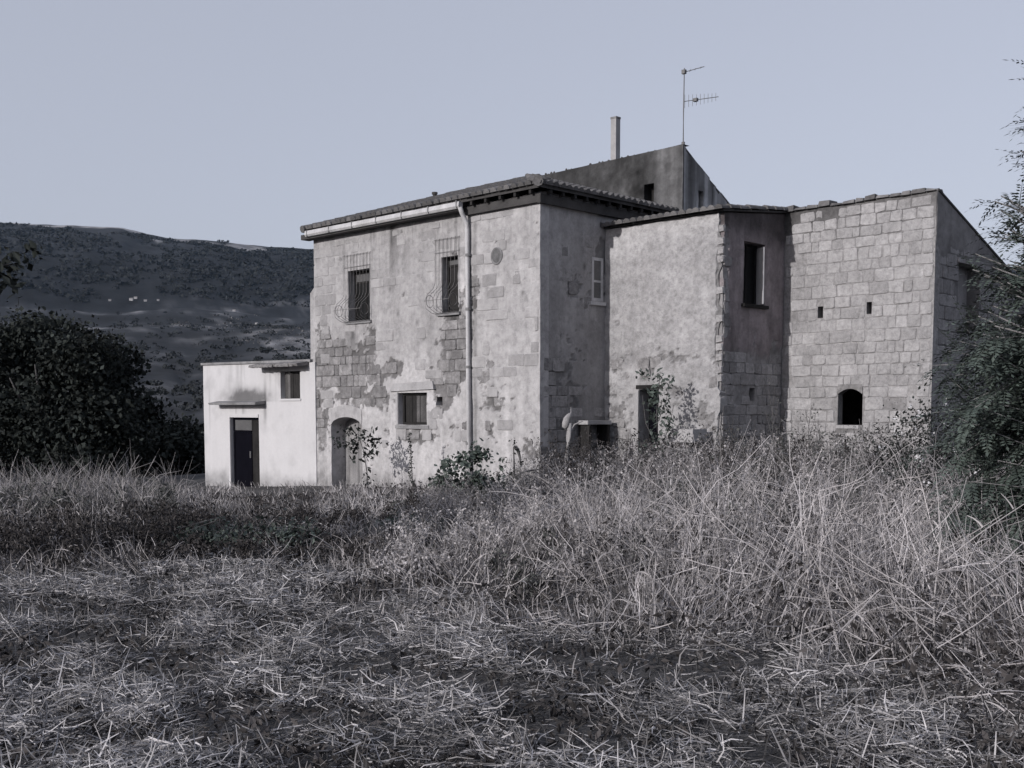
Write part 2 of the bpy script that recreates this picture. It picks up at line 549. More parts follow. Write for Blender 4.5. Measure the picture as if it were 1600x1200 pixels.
def stones(b, wall, axis, c, u0, u1, z0, z1, ch, cw, m, holes=(), sel=None, topf=None, proud=.03, limit=300, jit=.018, hv=(.80, 1.18),
           gap=.012, seed=1, back=-.03, drange=(.55, 1.25)):
    """courses of squared blocks, each a sub-part of its wall"""
    rr = random.Random(seed)
    out = []
    z = z0
    while z < z1 - .08:
        h = ch * rr.uniform(*hv)
        zz1 = min(z + h, z1)
        u = u0 - rr.uniform(0, cw * .6)
        while u < u1 - .05:
            w = cw * rr.choice([.5, .7, .85, .95, 1.05, 1.2, 1.4])
            a0, a1 = max(u, u0), min(u + w, u1)
            u += w
            if a1 - a0 < .1:
                continue
            um, zm = (a0 + a1) / 2, (z + zz1) / 2
            clip = False
            for hh in holes:
                if a1 > hh[0] - .01 and a0 < hh[1] + .01 and zz1 > hh[2] - .01 and z < hh[3] + .01:
                    if um < hh[0]:
                        a1 = hh[0] - .01
                    elif um > hh[1]:
                        a0 = hh[1] + .01
                    else:
                        clip = True
            if clip or a1 - a0 < .08:
                continue
            if topf is not None and zz1 > topf(um) - .03:
                continue
            s = 1.0 if sel is None else sel(um, zm)
            if s <= 0 or rr.random() > s:
                continue
            out.append((a0 + gap * .5, a1 - gap * .5, z + gap * .5, zz1 - gap * .5))
        z = zz1
    out.sort(key=lambda q: -(q[1] - q[0]) * (q[3] - q[2]))
    rest = MB()
    for n, (a0, a1, b0, b1) in enumerate(out):
        mb = rest if n >= limit else MB()
        d = proud * rr.uniform(*drange)
        w, h = a1 - a0, b1 - b0
        cc = min(.028, .16 * min(w, h)) * rr.uniform(.4, 1.3)
        ol = [(a0 + cc, b0), (a1 - cc, b0), (a1, b0 + cc), (a1, b1 - cc), (a1 - cc, b1), (a0 + cc, b1), (a0, b1 - cc), (a0, b0 + cc)]
        ol = [(p + rr.uniform(-jit, jit) * .6, q + rr.uniform(-jit, jit) * .6) for p, q in ol]
        um, zm = (a0 + a1) / 2, (b0 + b1) / 2
        pts = []
        tu, tzz = rr.uniform(-.02, .02), rr.uniform(-.02, .02)
        for lvl, ins, dd in ((0, 0, back), (1, .0, d - .010), (2, .012, d)):
            for p, q in ol:
                pp = p + (um - p) / max(w, .01) * 2 * ins
                qq = q + (zm - q) / max(h, .01) * 2 * ins
                d3 = dd if lvl == 0 else dd + (p - um) * tu + (q - zm) * tzz + rr.uniform(-.003, .003)
                pts.append((pp, c - d3, qq) if axis == 'L' else (c + d3, pp, qq))
        fs = []
        for l in (0, 8):
            for k in range(8):
                fs.append((l + k, l + (k + 1) % 8, l + 8 + (k + 1) % 8, l + 8 + k))
        fs.append(tuple(range(16, 24)))
        mb.poly(pts, fs)
        if n < limit:
            mb.build('stone', m, wall, b.off)
    if len(out) > limit:
        tag(rest.build('stone', m, wall, b.off), kind='stuff')
    return len(out)


def rects_plaster(regions, seed, thr=.5, sc=2.6):
    """plaster everywhere except ragged patches: regions (u, z, ru, rz, weight)"""
    def f(u, z):
        n = fbm(u * sc, z * sc, seed, 5) * .6 + fbm(u * sc * 2.7, z * sc * 3.4, seed + 40, 4) * .4
        w = np.zeros_like(u)
        for cu, cz, ru, rz, a in regions:
            w = np.maximum(w, a * np.clip(1.35 * blob(u, z, cu, cz, ru, rz), 0, 1))
        loss = w * .50 + n * 1.05
        return 1 - sstep(.735, .825, loss)
    return f


# tiles ---------------------------------------------------------------
def tile_mesh(name='roof_tile', L=.44, w0=.100, w1=.080, hgt=.10):
    """barrel tile pointing down +y local (y from 0 to L), mortared end"""
    V, F = [], []
    n = 6
    for y, w in ((0, w0), (L, w1)):
        for k in range(n + 1):
            t = pi * k / n
            V.append((w * cos(t), y, hgt * sin(t) * (w / w0)))
    for k in range(n):
        F.append((k, k + 1, n + 1 + k + 1, n + 1 + k))
    F.append(tuple(range(n + 1)))
    F.append(tuple(range(n + 1, 2 * n + 2))[::-1])
    me = bpy.data.meshes.new(name)
    me.from_pydata(V, [], F)
    me.update()
    me.materials.append(M['tile'])
    return me, V, F


TILE, TV, TF = tile_mesh()


def tile_field(b, parent, e0, e1, upv, length_fn, spacing=.21, first=True, seed=1, eave_limit=300):
    """rows of barrel tiles from the eave e0->e1, running up upv; eave pieces single, the others joined"""
    rr = random.Random(seed)
    e0, e1, upv = np.array(e0, float), np.array(e1, float), np.array(upv, float)
    ax = e1 - e0
    Lt = np.linalg.norm(ax)
    ax /= Lt
    upv /= np.linalg.norm(upv)
    nrm = np.cross(ax, upv)
    if nrm[2] < 0:
        nrm = -nrm
    rest = MB()
    from mathutils import Matrix
    nrow = int(Lt / spacing)
    for i in range(nrow):
        s = (i + .5) * Lt / nrow
        ln = length_fn(s)
        k = 0
        y = 0.0
        while y < ln - .1:
            jx, jy, tw = rr.uniform(-.012, .012), rr.uniform(-.025, .025), rr.uniform(-.05, .05)
            p = e0 + ax * (s + jx) + upv * (y + jy) + nrm * (.012 + .012 * k % .02)
            a2 = ax * cos(tw) + upv * sin(tw)
            u2 = upv * cos(tw) - ax * sin(tw)
            if k == 0 and first:
                o = bpy.data.objects.new('roof_tile', TILE)
                COL.objects.link(o)
                o.parent = parent
                o.matrix_local = Matrix(((a2[0], u2[0], nrm[0], p[0] - b.off[0]), (a2[1], u2[1], nrm[1], p[1] - b.off[1]), (a2[2], u2[2], nrm[2], p[2]), (0, 0, 0, 1)))
            else:
                rest.poly([tuple(p + a2 * v[0] + u2 * v[1] + nrm * v[2]) for v in TV], TF)
            y += .36
            k += 1
    if rest.v:
        tag(rest.build('roof_tile', M['tile'], parent, b.off), kind='stuff')


# ------------------------------------------------------------------ main house
A = Bld('farmhouse', 'two storey farmhouse with white gutter, downpipe and peeling plaster over stone', -4.3, 0)
XL, XR = -8.5, 0.036
holesA = [(-7.78, -6.41, -.4, 1.80, .5), (-6.95, -6.02, 4.32, 5.65), (-3.22, -2.64, 4.32, 5.65), (-4.9, -3.8, 1.62, 2.42, .3), (-3.46, -3.25, 2.1, 2.31, .3)]
plA = rects_plaster([(-7.9, 3.35, .8, .75, .95), (-6.8, 2.9, .9, .8, .9), (-6.2, 3.3, .5, .9, .8), (-2.75, 3.3, .55, 1.3, .95), (-2.2, 4.6, .25, .6, .8), (-8.3, 1.5, .3, .9, .75), (-5.6, 2.3, .5, .5, .7), (-1.6, 2.3, .5, .7, .6),
                     (-4.3, 1.4, .9, .3, .75), (-2.6, 1.6, .5, .5, .55), (-3.2, 2.3, .5, .5, .8), (-8.5, 2.3, .3, .6, .8), (-5.2, 3.0, .5, .3, .7), (-.2, 1.2, .4, .5, .5)], 3)


def toneA(u, z):
    t = -.30 * blob(u, z, -5.05, 6.5, .16, .35) * (.5 + fbm(u * 5, z * 2, 3)) * 1.6
    t = t - .30 * blob(u, z, -5.0, 5.9, .22, .8) - .22 * blob(u, z, -4.45, 5.9, .12, .7)
    t = t - .12 * sstep(6.2, 6.7, z) * fbm(u * 2, z * 2, 8) * (u < -2.3)
    t = t + .26 * sstep(3.4, 2.0, z) * sstep(-1.9, -2.6, u) + .10 * sstep(-2.1, -1.9, u)
    t = t - .33 * blob(u, z, -6.75, 3.9, .14, .6) - .35 * sstep(.09, .02, np.abs(u + 2.05)) * (z < 6.6) * (.4 + fbm(z * 2, u * 9, 6))  # dark strip along the downpipe is its cast shadow put into the tone
    t = t + .30 * blob(u, z, -2.45, 5.0, .2, .7) * fbm(u * 8, z * 8, 5) * 2 + .22 * blob(u, z, -4.35, 2.95, .75, .30)
    t = t + .22 * blob(u, z, -1.0, 1.6, .09, .9) - .22 * blob(u, z, -1.45, 2.3, .09, .6) * fbm(u * 9, z * 6, 3) * 2
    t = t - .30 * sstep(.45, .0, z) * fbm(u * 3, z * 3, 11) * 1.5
    st = fbm(u * 4, z * 2.5, 33)
    t = t - .45 * np.clip((st - .42) * 4, 0, 1) * (blob(u, z, -6.6, 3.95, .6, .35) + blob(u, z, -2.95, 4.0, .5, .35) + blob(u, z, -4.4, 1.35, .7, .25) + .9 * sstep(.75, .1, z) + .6 * blob(u, z, -6.0, 5.0, .25, .8))
    t = t - .3 * np.clip((fbm(u * 9, z * .6, 27) - .56) * 5, 0, 1) * sstep(4.8, 6.5, z)
    for cu, cz in ((-4.15, 4.15), (-4.9, 4.4), (-5.2, 5.05), (-.7, 3.1), (-1.9, 4.9), (-3.9, 3.75), (-.5, 4.6)):  # small putlog holes, their dark painted into the tone
        t = t - .5 * blob(u, z, cu, cz, .05, .07)
    t = t + .30 * blob(u, z, -6.45, 3.85, .10, .16) + .25 * blob(u, z, -3.9, 3.4, .16, .2)
    return np.clip(t, -.7, .6)


wA = skin(A, 'wall', 'L', 0, XL, XR, -.6, 6.74, holesA, M['plaster'], plA, toneA, seed=1, step=.036, relief=.016)
stA = lambda u, z: (1.0 if plA(np.array([u]), np.array([z]))[0] < .45 else 0)
stones(A, wA, 'L', 0, XL + .02, XR - .02, -.1, 6.5, .27, .42, M['stone_dark'], holesA, stA, proud=.028, limit=190, seed=4)


def ghostA(u, z):
    if stA(u, z) or z < 1.0:
        return 0
    return .55 if fbm(np.array([u * .9]), np.array([z * .9]), 17)[0] > .52 else .04


stones(A, wA, 'L', 0, XL + .02, XR - .05, -.1, 6.5, .27, .50, M['stone_ghost'], holesA, ghostA, proud=.038, limit=110, seed=9, jit=.02, drange=(.92, 1.15))
# foot of the left corner stands a little wider
bt = MB().poly([(-8.76, -.02, -.6), (-8.49, -.02, -.6), (-8.49, .3, -.6), (-8.76, .3, -.6), (-8.70, -.02, 5.2), (-8.49, -.02, 5.36), (-8.49, .3, 5.36), (-8.70, .3, 5.2)],
               [(0, 3, 2, 1), (4, 5, 6, 7), (0, 1, 5, 4), (1, 2, 6, 5), (2, 3, 7, 6), (3, 0, 4, 7)])
A.add('buttress', bt, M['plaster'])
# shaded end wall
holesD = [(1.72, 2.12, 4.52, 5.52, .12)]
plD = rects_plaster([(.5, 2.6, .8, .7, .8), (.4, 1.0, .6, .8, .8), (1.4, 4.7, .8, .3, .45), (2.1, 5.6, .3, .5, .8), (1.7, 5.75, .4, .3, .6)], 23)


def toneD(u, z):
    t = .22 * (fbm(u * 1.4, z * .9, 31) - .5) * 2 - .18 * sstep(3.5, 1.5, z) + .14 * blob(u, z, 1.3, 5.8, 1.2, .6)
    t = t - .7 * blob(u, z, 1.46, 5.28, .05, .08) - .3 * blob(u, z, .05, 4.6, .06, .3)
    t = t - .22 * blob(u, z, 1.9, 1.9, .9, .9)
    return np.clip(t, -.7, .6)


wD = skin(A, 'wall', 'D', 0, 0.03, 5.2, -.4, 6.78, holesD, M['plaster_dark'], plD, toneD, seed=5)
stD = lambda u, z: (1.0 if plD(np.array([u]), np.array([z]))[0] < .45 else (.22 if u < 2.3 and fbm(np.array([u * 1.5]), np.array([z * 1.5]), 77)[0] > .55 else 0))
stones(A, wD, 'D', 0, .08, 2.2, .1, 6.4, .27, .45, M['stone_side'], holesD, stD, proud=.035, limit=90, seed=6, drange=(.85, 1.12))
# hidden sides
A.add('wall', MB().box(-8.5, -8.3, .27, 5.1, -.6, 6.72), M['plaster'])
A.add('wall', MB().hexa([(-8.5, .0, 6.72), (-8.3, .0, 6.72), (-8.3, 5.2, 6.72), (-8.5, 5.2, 6.72), (-8.5, .0, 6.80), (-8.3, .0, 6.80), (-8.3, 5.2, 8.40), (-8.5, 5.2, 8.40)]), M['plaster'])
# roof decks: front slope and hip
ZE, ZRG, YR = 6.85, 8.56, 5.22
XE = .26


def slab(p, th):
    lo = [(q[0], q[1], q[2] - th) for q in p]
    n = len(p)
    f = [tuple(range(n)), tuple(range(2 * n - 1, n - 1, -1))]
    for k in range(n):
        f.append((k, n + k, n + (k + 1) % n, (k + 1) % n))
    return MB().poly(list(p) + lo, f)


roofA = A.add('roof', slab([(-8.54, -.26, ZE + .025), (XE, -.26, ZE + .025), (-5.22, YR, ZRG), (-8.54, YR, ZRG)], .08), M['roof_deck'])
roofH = A.add('roof', slab([(XE, -.258, ZE + .023), (XE, YR - .003, ZE + .023), (-5.21, YR - .003, ZRG - .002)], .08), M['roof_deck'])
upA = np.array((0, YR + .34, ZRG - ZE))
lenA = float(np.linalg.norm(upA))


def lnA(s):
    x = -8.54 + s
    return lenA if x < -5.22 else lenA * max(0, (XE - x) / (XE + 5.22))


tile_field(A, roofA, (-8.54, -.33, ZE + .01), (XE, -.33, ZE + .01), upA, lnA, seed=2)
upH = np.array((-(XE + 5.22), 0, ZRG - ZE))
lenH = float(np.linalg.norm(upH))
tile_field(A, roofH, (XE + .06, -.34, ZE), (XE + .06, YR - .1, ZE), upH, lambda s: lenH * min(1, max(0, s / (YR + .3))), seed=3)
# hip and verge caps
cap = MB()
for k in range(17):
    t0, t1 = k / 17, (k + 1.12) / 17
    a = np.array((XE + .02, -.36, ZE + .06)) * (1 - t0) + np.array((-5.22, YR, ZRG + .05)) * t0
    c_ = np.array((XE + .02, -.36, ZE + .06)) * (1 - t1) + np.array((-5.22, YR, ZRG + .05)) * t1
    cap.tube([a, c_], [.115, .095], 8)
tag(A.add('ridge_tile', cap, M['tile'], roofA), kind='stuff')
cap = MB()
for k in range(15):
    t0, t1 = k / 15, (k + 1.1) / 15
    p = lambda t: (-8.52, -.38 + (YR + .38) * t, ZE + .03 + (ZRG - ZE) * t)
    cap.tube([p(t0), p(t1)], [.10, .085], 8)
for k in range(9):
    cap.tube([(-8.76 + k * .4, YR, ZRG + .045 + rnd.uniform(-.02, .02)), (-8.33 + k * .4, YR, ZRG + .045)], [.105, .09], 8)
tag(A.add('verge_tile', cap, M['tile'], roofA), kind='stuff')
# eaves band and rafters
eb = MB()
eb.box(-2.3, .12, -.13, -.045, 6.52, 6.70)
A.add('cornice', eb, M['roof_deck'])
A.add('cornice', MB().box(.045, .13, -.125, 5.15, 6.50, 6.70), M['roof_deck'])
for k in range(5):
    x = -1.95 + k * .47
    A.add('rafter', MB().box(x - .035, x + .035, -.25, -.135, 6.70, 6.785), M['wood_dark'])
for k in range(13):
    y = .1 + k * .4
    A.add('rafter', MB().box(.135, .25, y - .035, y + .035, 6.70, 6.785), M['wood_dark'])
# gutter, downpipe
g = MB()
prof = [(-.26, 6.82), (-.38, 6.82), (-.395, 6.72), (-.36, 6.67), (-.29, 6.67), (-.255, 6.72)]
n = len(prof)
g.poly([(-8.40, y, z) for y, z in prof] + [(-2.22, y, z - .02) for y, z in prof], [tuple(range(n)), tuple(range(2 * n - 1, n - 1, -1))] + [(k, n + k, n + (k + 1) % n, (k + 1) % n) for k in range(n)])
gut = A.add('gutter', g, M['white_paint'])
for k in range(7):
    x = -8.3 + k * 1.0
    A.add('bracket', MB().box(x - .015, x + .015, -.40, -.25, 6.663, 6.828), M['concrete'], gut)
A.add('fascia', MB().box(-8.7, -2.3, -.30, -.03, 6.62, 6.752), M['roof_deck'])
pipe = A.add('downpipe', MB().tube([(-2.24, -.33, 6.68), (-2.24, -.26, 6.54), (-2.235, -.13, 6.34), (-2.23, -.11, 6.2), (-2.205, -.11, 2.8), (-2.17, -.11, -.1)], .055, 10), M['white_paint'], smooth=True)
for z in (1.2, 3.0, 4.35, 5.6):
    A.add('pipe_clip', MB().tube([(-2.21, -.11, z - .03), (-2.21, -.11, z + .03)], .068, 10), M['concrete'], pipe)
A.add('vent_pipe', MB().tube([(-7.6, 3.6, 7.95), (-7.6, 3.6, 8.24)], .06, 8).tube([(-7.6, 3.6, 8.24), (-7.6, 3.6, 8.30)], .085, 8), M['roof_deck'])


def window(b, axis, c, u0, u1, z0, z1, dep, transom=None, frame_m='wood_dark', pane_m='glass', nu=2, th=.05):
    def bx(mb, a0, a1, b0, b1, d0, d1):
        return mb.box(a0, a1, c + d0, c + d1, b0, b1) if axis == 'L' else mb.box(c - d1, c - d0, a0, a1, b0, b1)
    f = MB()
    bx(f, u0, u0 + th, z0, z1, dep, dep + .06)
    bx(f, u1 - th, u1, z0, z1, dep, dep + .06)
    bx(f, u0 + th, u1 - th, z0, z0 + th, dep, dep + .06)
    bx(f, u0 + th, u1 - th, z1 - th, z1, dep, dep + .06)
    zt = z1 - th
    if transom:
        bx(f, u0 + th, u1 - th, transom - .025, transom + .025, dep, dep + .06)
        zt = transom - .025
    w = b.add('window', f, M[frame_m])
    cu = (u1 - u0 - 2 * th) / nu
    for k in range(nu):
        a0 = u0 + th + cu * k
        b.add('pane', bx(MB(), a0 + .012, a0 + cu - .012, z0 + th, zt, dep + .02, dep + .035), M[pane_m], w)
        if k:
            b.add('mullion', bx(MB(), a0 - .022, a0 + .022, z0 + th, zt, dep + .003, dep + .055), M[frame_m], w)
    if transom:
        b.add('pane', bx(MB(), u0 + th, u1 - th, transom + .025, z1 - th, dep + .02, dep + .035), M['glass_pale'], w)
    return w


window(A, 'L', 0, -6.95, -6.02, 4.32, 5.65, .2, transom=5.35)
window(A, 'L', 0, -3.22, -2.64, 4.32, 5.65, .16, transom=5.45, pane_m='wood_dark', nu=1)
A.add('sill', MB().box(-7.02, -5.95, -.08, .15, 4.25, 4.32), M['concrete'])
A.add('sill', MB().box(-3.36, -2.55, -.09, .12, 4.25, 4.32), M['concrete'])
# iron basket grilles in front of the upper windows


def grille(x0, x1, z0, z1, nb):
    g = MB()
    prof = [(.03, z1), (.06, z1 - .05), (.07, z0 + .74), (.13, z0 + .62), (.32, z0 + .46), (.40, z0 + .30), (.36, z0 + .12), (.2, z0 + .03), (.04, z0)]
    for k in range(nb):
        x = x0 + (x1 - x0) * k / (nb - 1)
        g.tube([(x, -d, z) for d, z in prof], .0055, 5)
    for d, z in ((.075, z1 - .03), (.063, z1 - .34), (.40, z0 + .30), (.12, z0 + .012)):
        g.tube([(x0 - .02, -d, z), (x1 + .02, -d, z)], .006, 5)
    w = A.add('window_grille', g, M['iron'])
    for xx in (x0, x1):
        A.add('scroll', MB().tube([(xx, -(.24 + .12 * cos(t)), z0 + .3 + .15 * sin(t)) for t in np.linspace(0, 2 * pi, 13)], .007, 5), M['iron'], w)
    return w


grille(-7.08, -5.98, 4.3, 6.08, 9)
grille(-3.42, -2.58, 4.3, 6.1, 7)
# lower shuttered window
shut = A.add('window', MB().box(-4.9, -4.84, .12, .2, 1.62, 2.42).box(-3.86, -3.8, .12, .2, 1.62, 2.42).box(-4.84, -3.86, .12, .2, 2.36, 2.42).box(-4.84, -3.86, .12, .2, 1.62, 1.68).box(-4.84, -3.86, .2, .22, 1.68, 2.36), M['wood_dark'])
for k in range(7):
    x = -4.835 + k * .14
    A.add('plank', MB().box(x + .006, x + .134, .15 + rnd.uniform(0, .02), .195, 1.685, 2.355), M['wood_dark' if k < 3 else 'wood_grey'], shut)
A.add('lintel', MB().hexa([(-5.2, -.075, 2.46), (-3.5, -.075, 2.50), (-3.5, .02, 2.50), (-5.2, .02, 2.46), (-5.05, -.065, 2.66), (-3.55, -.065, 2.70), (-3.55, .02, 2.70), (-5.05, .02, 2.66)]), M['concrete_pale'])
A.add('jamb', MB().box(-4.99, -4.905, -.05, .1, 1.62, 2.44), M['concrete_pale'])
A.add('sill', MB().box(-5.0, -3.7, -.06, .1, 1.52, 1.61), M['concrete'])
# arched doorway: infill over the segmental arch, recessed plank door
ar = MB()
N = 12
pts = []
for k in range(N + 1):
    t = k / N
    x = -7.78 + 1.37 * t
    pts.append((x, 1.58 + .22 * (1 - (2 * t - 1) ** 2) ** .6 if 0 < t < 1 else 1.58))
for k in range(N):
    (xa, za), (xb, zb) = pts[k], pts[k + 1]
    ar.hexa([(xa, -.046, za), (xb, -.046, zb), (xb, .44, zb), (xa, .44, za), (xa, -.046, 2.12 - .12 * abs(2 * k / N - 1) ** 2), (xb, -.046, 2.12 - .12 * abs(2 * (k + 1) / N - 1) ** 2), (xb, .44, 2.12), (xa, .44, 2.12)])
A.add('door_arch', ar, M['plaster'])
dr = A.add('door', MB().box(-7.78, -6.41, .46, .49, -.4, 1.82), M['wood_pale'])
for k in range(9):
    x = -7.77 + k * .15
    A.add('plank', MB().box(x + .003, x + .147, .425 + rnd.uniform(0, .012), .458, -.4, 1.8), M['wood_pale'], dr)
# dark board for the shade inside the small square hole; round vent
A.add('hole_shade_board', MB().box(-3.46, -3.25, .26, .3, 2.1, 2.31), M['wood_dark'])
ov = MB()
ov.tube([(-1.32 + .165 * cos(t), -.035, 5.5 + .18 * sin(t)) for t in np.linspace(0, 2 * pi, 17)], .028, 6)
vent = A.add('vent_ring', ov, M['concrete'])
A.add('vent_cover', MB().tube([(-1.32, -.02, 5.5), (-1.32, -.052, 5.5)], .17, 16), M['vent_grey'], vent)
# small white framed window beside the wing
f = window(A, 'D', 0, 1.72, 2.12, 4.52, 5.52, -.035, frame_m='white_paint', pane_m='glass_pale', nu=1, th=.07)
A.add('mullion', MB().box(-.02, .03, 1.79, 2.05, 4.95, 5.0), M['white_paint'], f)
A.add('sill', MB().box(.0, .10, 1.62, 2.16, 4.42, 4.50), M['white_paint'])

# ------------------------------------------------------------------ rear range
Bk = Bld('rear_house', 'taller rear house with dark stained wall and sloping gable above the tiled roof', -2.5, 5.22)


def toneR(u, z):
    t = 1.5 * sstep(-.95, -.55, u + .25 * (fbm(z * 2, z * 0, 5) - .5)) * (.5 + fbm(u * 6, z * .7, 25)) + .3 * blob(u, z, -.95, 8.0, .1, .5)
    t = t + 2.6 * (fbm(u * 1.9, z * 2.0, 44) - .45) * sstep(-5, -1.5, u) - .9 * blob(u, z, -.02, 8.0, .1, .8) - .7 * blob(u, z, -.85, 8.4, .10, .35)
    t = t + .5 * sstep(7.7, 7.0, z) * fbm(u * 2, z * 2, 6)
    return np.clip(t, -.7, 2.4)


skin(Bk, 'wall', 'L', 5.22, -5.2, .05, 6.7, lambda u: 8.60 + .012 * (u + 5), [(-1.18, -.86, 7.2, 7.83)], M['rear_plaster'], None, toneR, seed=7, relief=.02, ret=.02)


def toneRS(u, z):
    t = -.2 - .5 * np.clip((fbm(u * 4.5, z * .3, 19) - .42) * 5, 0, 1) - .35 * sstep(.0, .14, u - 5.24) * sstep(.62, .25, u - 5.24) + .35 * blob(u, z, 5.9, 7.0, .35, .5) - .4 * blob(u, z, 7.0, 7.2, .22, 1.2) - .6 * blob(u, z, 6.05, 7.62, .13, .1)
    return np.clip(t + .25 * (fbm(u * 2, z, 9) - .5), -.75, .8)


rk = lambda u: 8.66 - .59 * (u - 5.22)
skin(Bk, 'wall', 'D', 0, 5.22, 10.2, -.4, rk, [(5.9, 6.12, 7.15, 7.62)], M['rear_side'], None, toneRS, seed=8, relief=.015)
Bk.add('wall', MB().box(-8.6, -8.35, 5.25, 10.2, -.6, 5.6), M['plaster'])
Bk.add('wall', MB().box(-8.6, -.1, 9.9, 10.2, -.6, 5.6), M['plaster'])
rr_ = Bk.add('roof', slab([(-8.76, 5.225, ZRG - .01), (.03, 5.225, 8.65), (.03, 10.4, 5.6), (-8.76, 10.4, 5.5)], .06), M['roof_deck'])
tile_field(Bk, rr_, (.03, 10.45, 5.6), (-8.7, 10.45, 5.5), (0, -5.2, 3.02), lambda s: 5.45, seed=8, first=False)
fl = Bk.add('chimney_flue', MB().box(-2.50, -2.32, 5.42, 5.60, 8.2, 9.78), M['concrete_pale'])
Bk.add('flue_cap', MB().box(-2.51, -2.31, 5.41, 5.61, 9.78, 9.83), M['concrete'], fl)
lump = MB()
for k in range(46):
    x = -5.0 + k * .11
    s = rnd.uniform(.02, .05)
    if rnd.random() < .5:
        lump.tube([(x, 5.25 + rnd.uniform(0, .1), 8.60), (x + s, 5.27, 8.62 + s * 1.2)], [s * 1.2, s * .6], 6)
tag(Bk.add('coping_rubble', lump, M['tile']), kind='stuff')
Bk.add('window_shade_board', MB().box(-1.18, -.86, 5.50, 5.54, 7.2, 7.83), M['wood_dark'])  # dark boards stand in for the shade inside the rear openings
Bk.add('window_shade_board', MB().box(-.3, -.26, 5.9, 6.12, 7.15, 7.62), M['wood_dark'])

# television aerial on the gable peak
ae = empty('television_aerial', (*h2w(-.03, 5.3), 8.6), 'thin television aerial mast with two booms on the rear gable peak', 'aerial', rz=ROT)
MB().tube([(0, 0, 0), (0, .0, 1.0), (.01, 0, 1.96)], [.018, .015, .012], 6).build('mast', M['steel'], ae)
MB().tube([(0, 0, -.02), (0, 0, .14)], .045, 8).build('clamp', M['steel'], ae)


def boom(p0, p1, nel, ln, vert):
    p0, p1 = np.array(p0), np.array(p1)
    b = MB().tube([p0, p1], .010, 5).build('boom', M['steel'], ae)
    d = (p1 - p0) / np.linalg.norm(p1 - p0)
    s = np.array((0, 0, 1.0)) if vert else np.cross(d, (0, 0, 1.0))
    for k in range(nel):
        c_ = p0 + (p1 - p0) * (k + .3) / nel
        l = ln * (1 - .45 * k / nel)
        MB().tube([c_ - s * l, c_ + s * l], .006, 4).build('element', M['steel'], b)
    return b


boom((0, 0, 1.14), (.62, .62, 1.26), 9, .16, True)
boom((-.02, 0, 1.86), (.36, .36, 2.0), 4, .12, False)
MB().box(-.05, .05, -.04, .04, 1.82, 1.92).build('dipole_box', M['steel'], ae)
MB().box(.16, .27, .17, .25, 1.14, 1.22).build('dipole_box', M['steel'], ae)

# ------------------------------------------------------------------ middle wing
C = Bld('middle_wing', 'middle wing with rough pale plaster, tile edge and a reddish shaded side', 1.6, 3.4)
YM, XM = 2.23, 3.27
holesM = [(1.06, 1.62, -.4, 2.46, .4)]
plM = rects_plaster([(1.0, 2.9, .7, .3, .5), (.4, 3.1, .5, .4, .55), (2.3, 3.2, .8, .2, .45), (.4, 1.6, .5, .8, .7), (2.9, 1.8, .4, .8, .5), (2.4, 2.2, .5, .6, .4), (3.25, 4.4, .10, 1.3, .95)], 41, sc=2.6)


def toneM(u, z):
    edge = 5.45 + .20 * u + .25 * (fbm(u * 1.5, u * 0 + 3, 8) - .5)
    t = .24 * sstep(edge - .25, edge + .15, z)
    t = t + .20 * blob(u, z, .6, 2.85, .6, .16) + .16 * blob(u, z, .5, 3.4, .5, .1) + .22 * blob(u, z, .95, 1.9, .08, .7)
    t = t + .35 * (fbm(u * 5, z * 5, 51, 4) - .5) * sstep(edge, edge - .6, z)
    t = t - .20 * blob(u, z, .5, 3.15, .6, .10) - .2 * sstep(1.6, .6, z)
    t = t - .3 * blob(u, z, .45, 5.95, .05, .06) - .3 * blob(u, z, 2.4, 6.02, .06, .05)
    return np.clip(t, -.6, .6)


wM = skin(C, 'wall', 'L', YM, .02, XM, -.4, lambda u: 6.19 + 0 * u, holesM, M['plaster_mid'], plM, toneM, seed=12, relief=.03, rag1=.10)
stM = lambda u, z: (.8 if plM(np.array([u]), np.array([z]))[0] < .4 else .03)
stones(C, wM, 'L', YM, .06, XM - .08, .1, 5.2, .24, .36, M['stone_dark'], holesM, stM, proud=.03, limit=110, seed=14, jit=.03)
holesN = [(3.02, 3.87, 4.33, 5.68, .3), (3.37, 3.58, 2.2, 2.48, .3)]
topN = lambda u: 6.19 + .11 * (u - 2.23)
plN0 = rects_plaster([(2.35, 3.9, .16, 2.2, .6), (4.5, 3.3, .5, .25, .5)], 61)
plN = lambda u, z: plN0(u, z) * sstep(3.15, 3.4, z + .5 * (fbm(u * 2, z * 2, 3) - .5))


def toneN(u, z):
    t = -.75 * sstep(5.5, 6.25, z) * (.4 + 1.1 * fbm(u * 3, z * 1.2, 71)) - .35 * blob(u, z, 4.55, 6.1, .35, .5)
    t = t + .55 * blob(u, z, 2.95, 5.3, .07, .5) * fbm(u * 6, z * 6, 7) * 1.6 + .5 * blob(u, z, 2.36, 4.6, .08, .55) * fbm(u * 7, z * 5, 9) * 1.8
    t = t + .3 * blob(u, z, 3.7, 3.9, .35, .45) + .35 * blob(u, z, 4.05, 5.0, .10, .7) * fbm(u * 8, z * 3, 4) * 1.6
    t = t - .35 * blob(u, z, 4.35, 3.35, .35, .10) - .3 * blob(u, z, 2.6, 3.0, .12, 1.2) + .25 * (fbm(u * 2, z * 2, 19) - .5)
    return np.clip(t, -.65, .9)


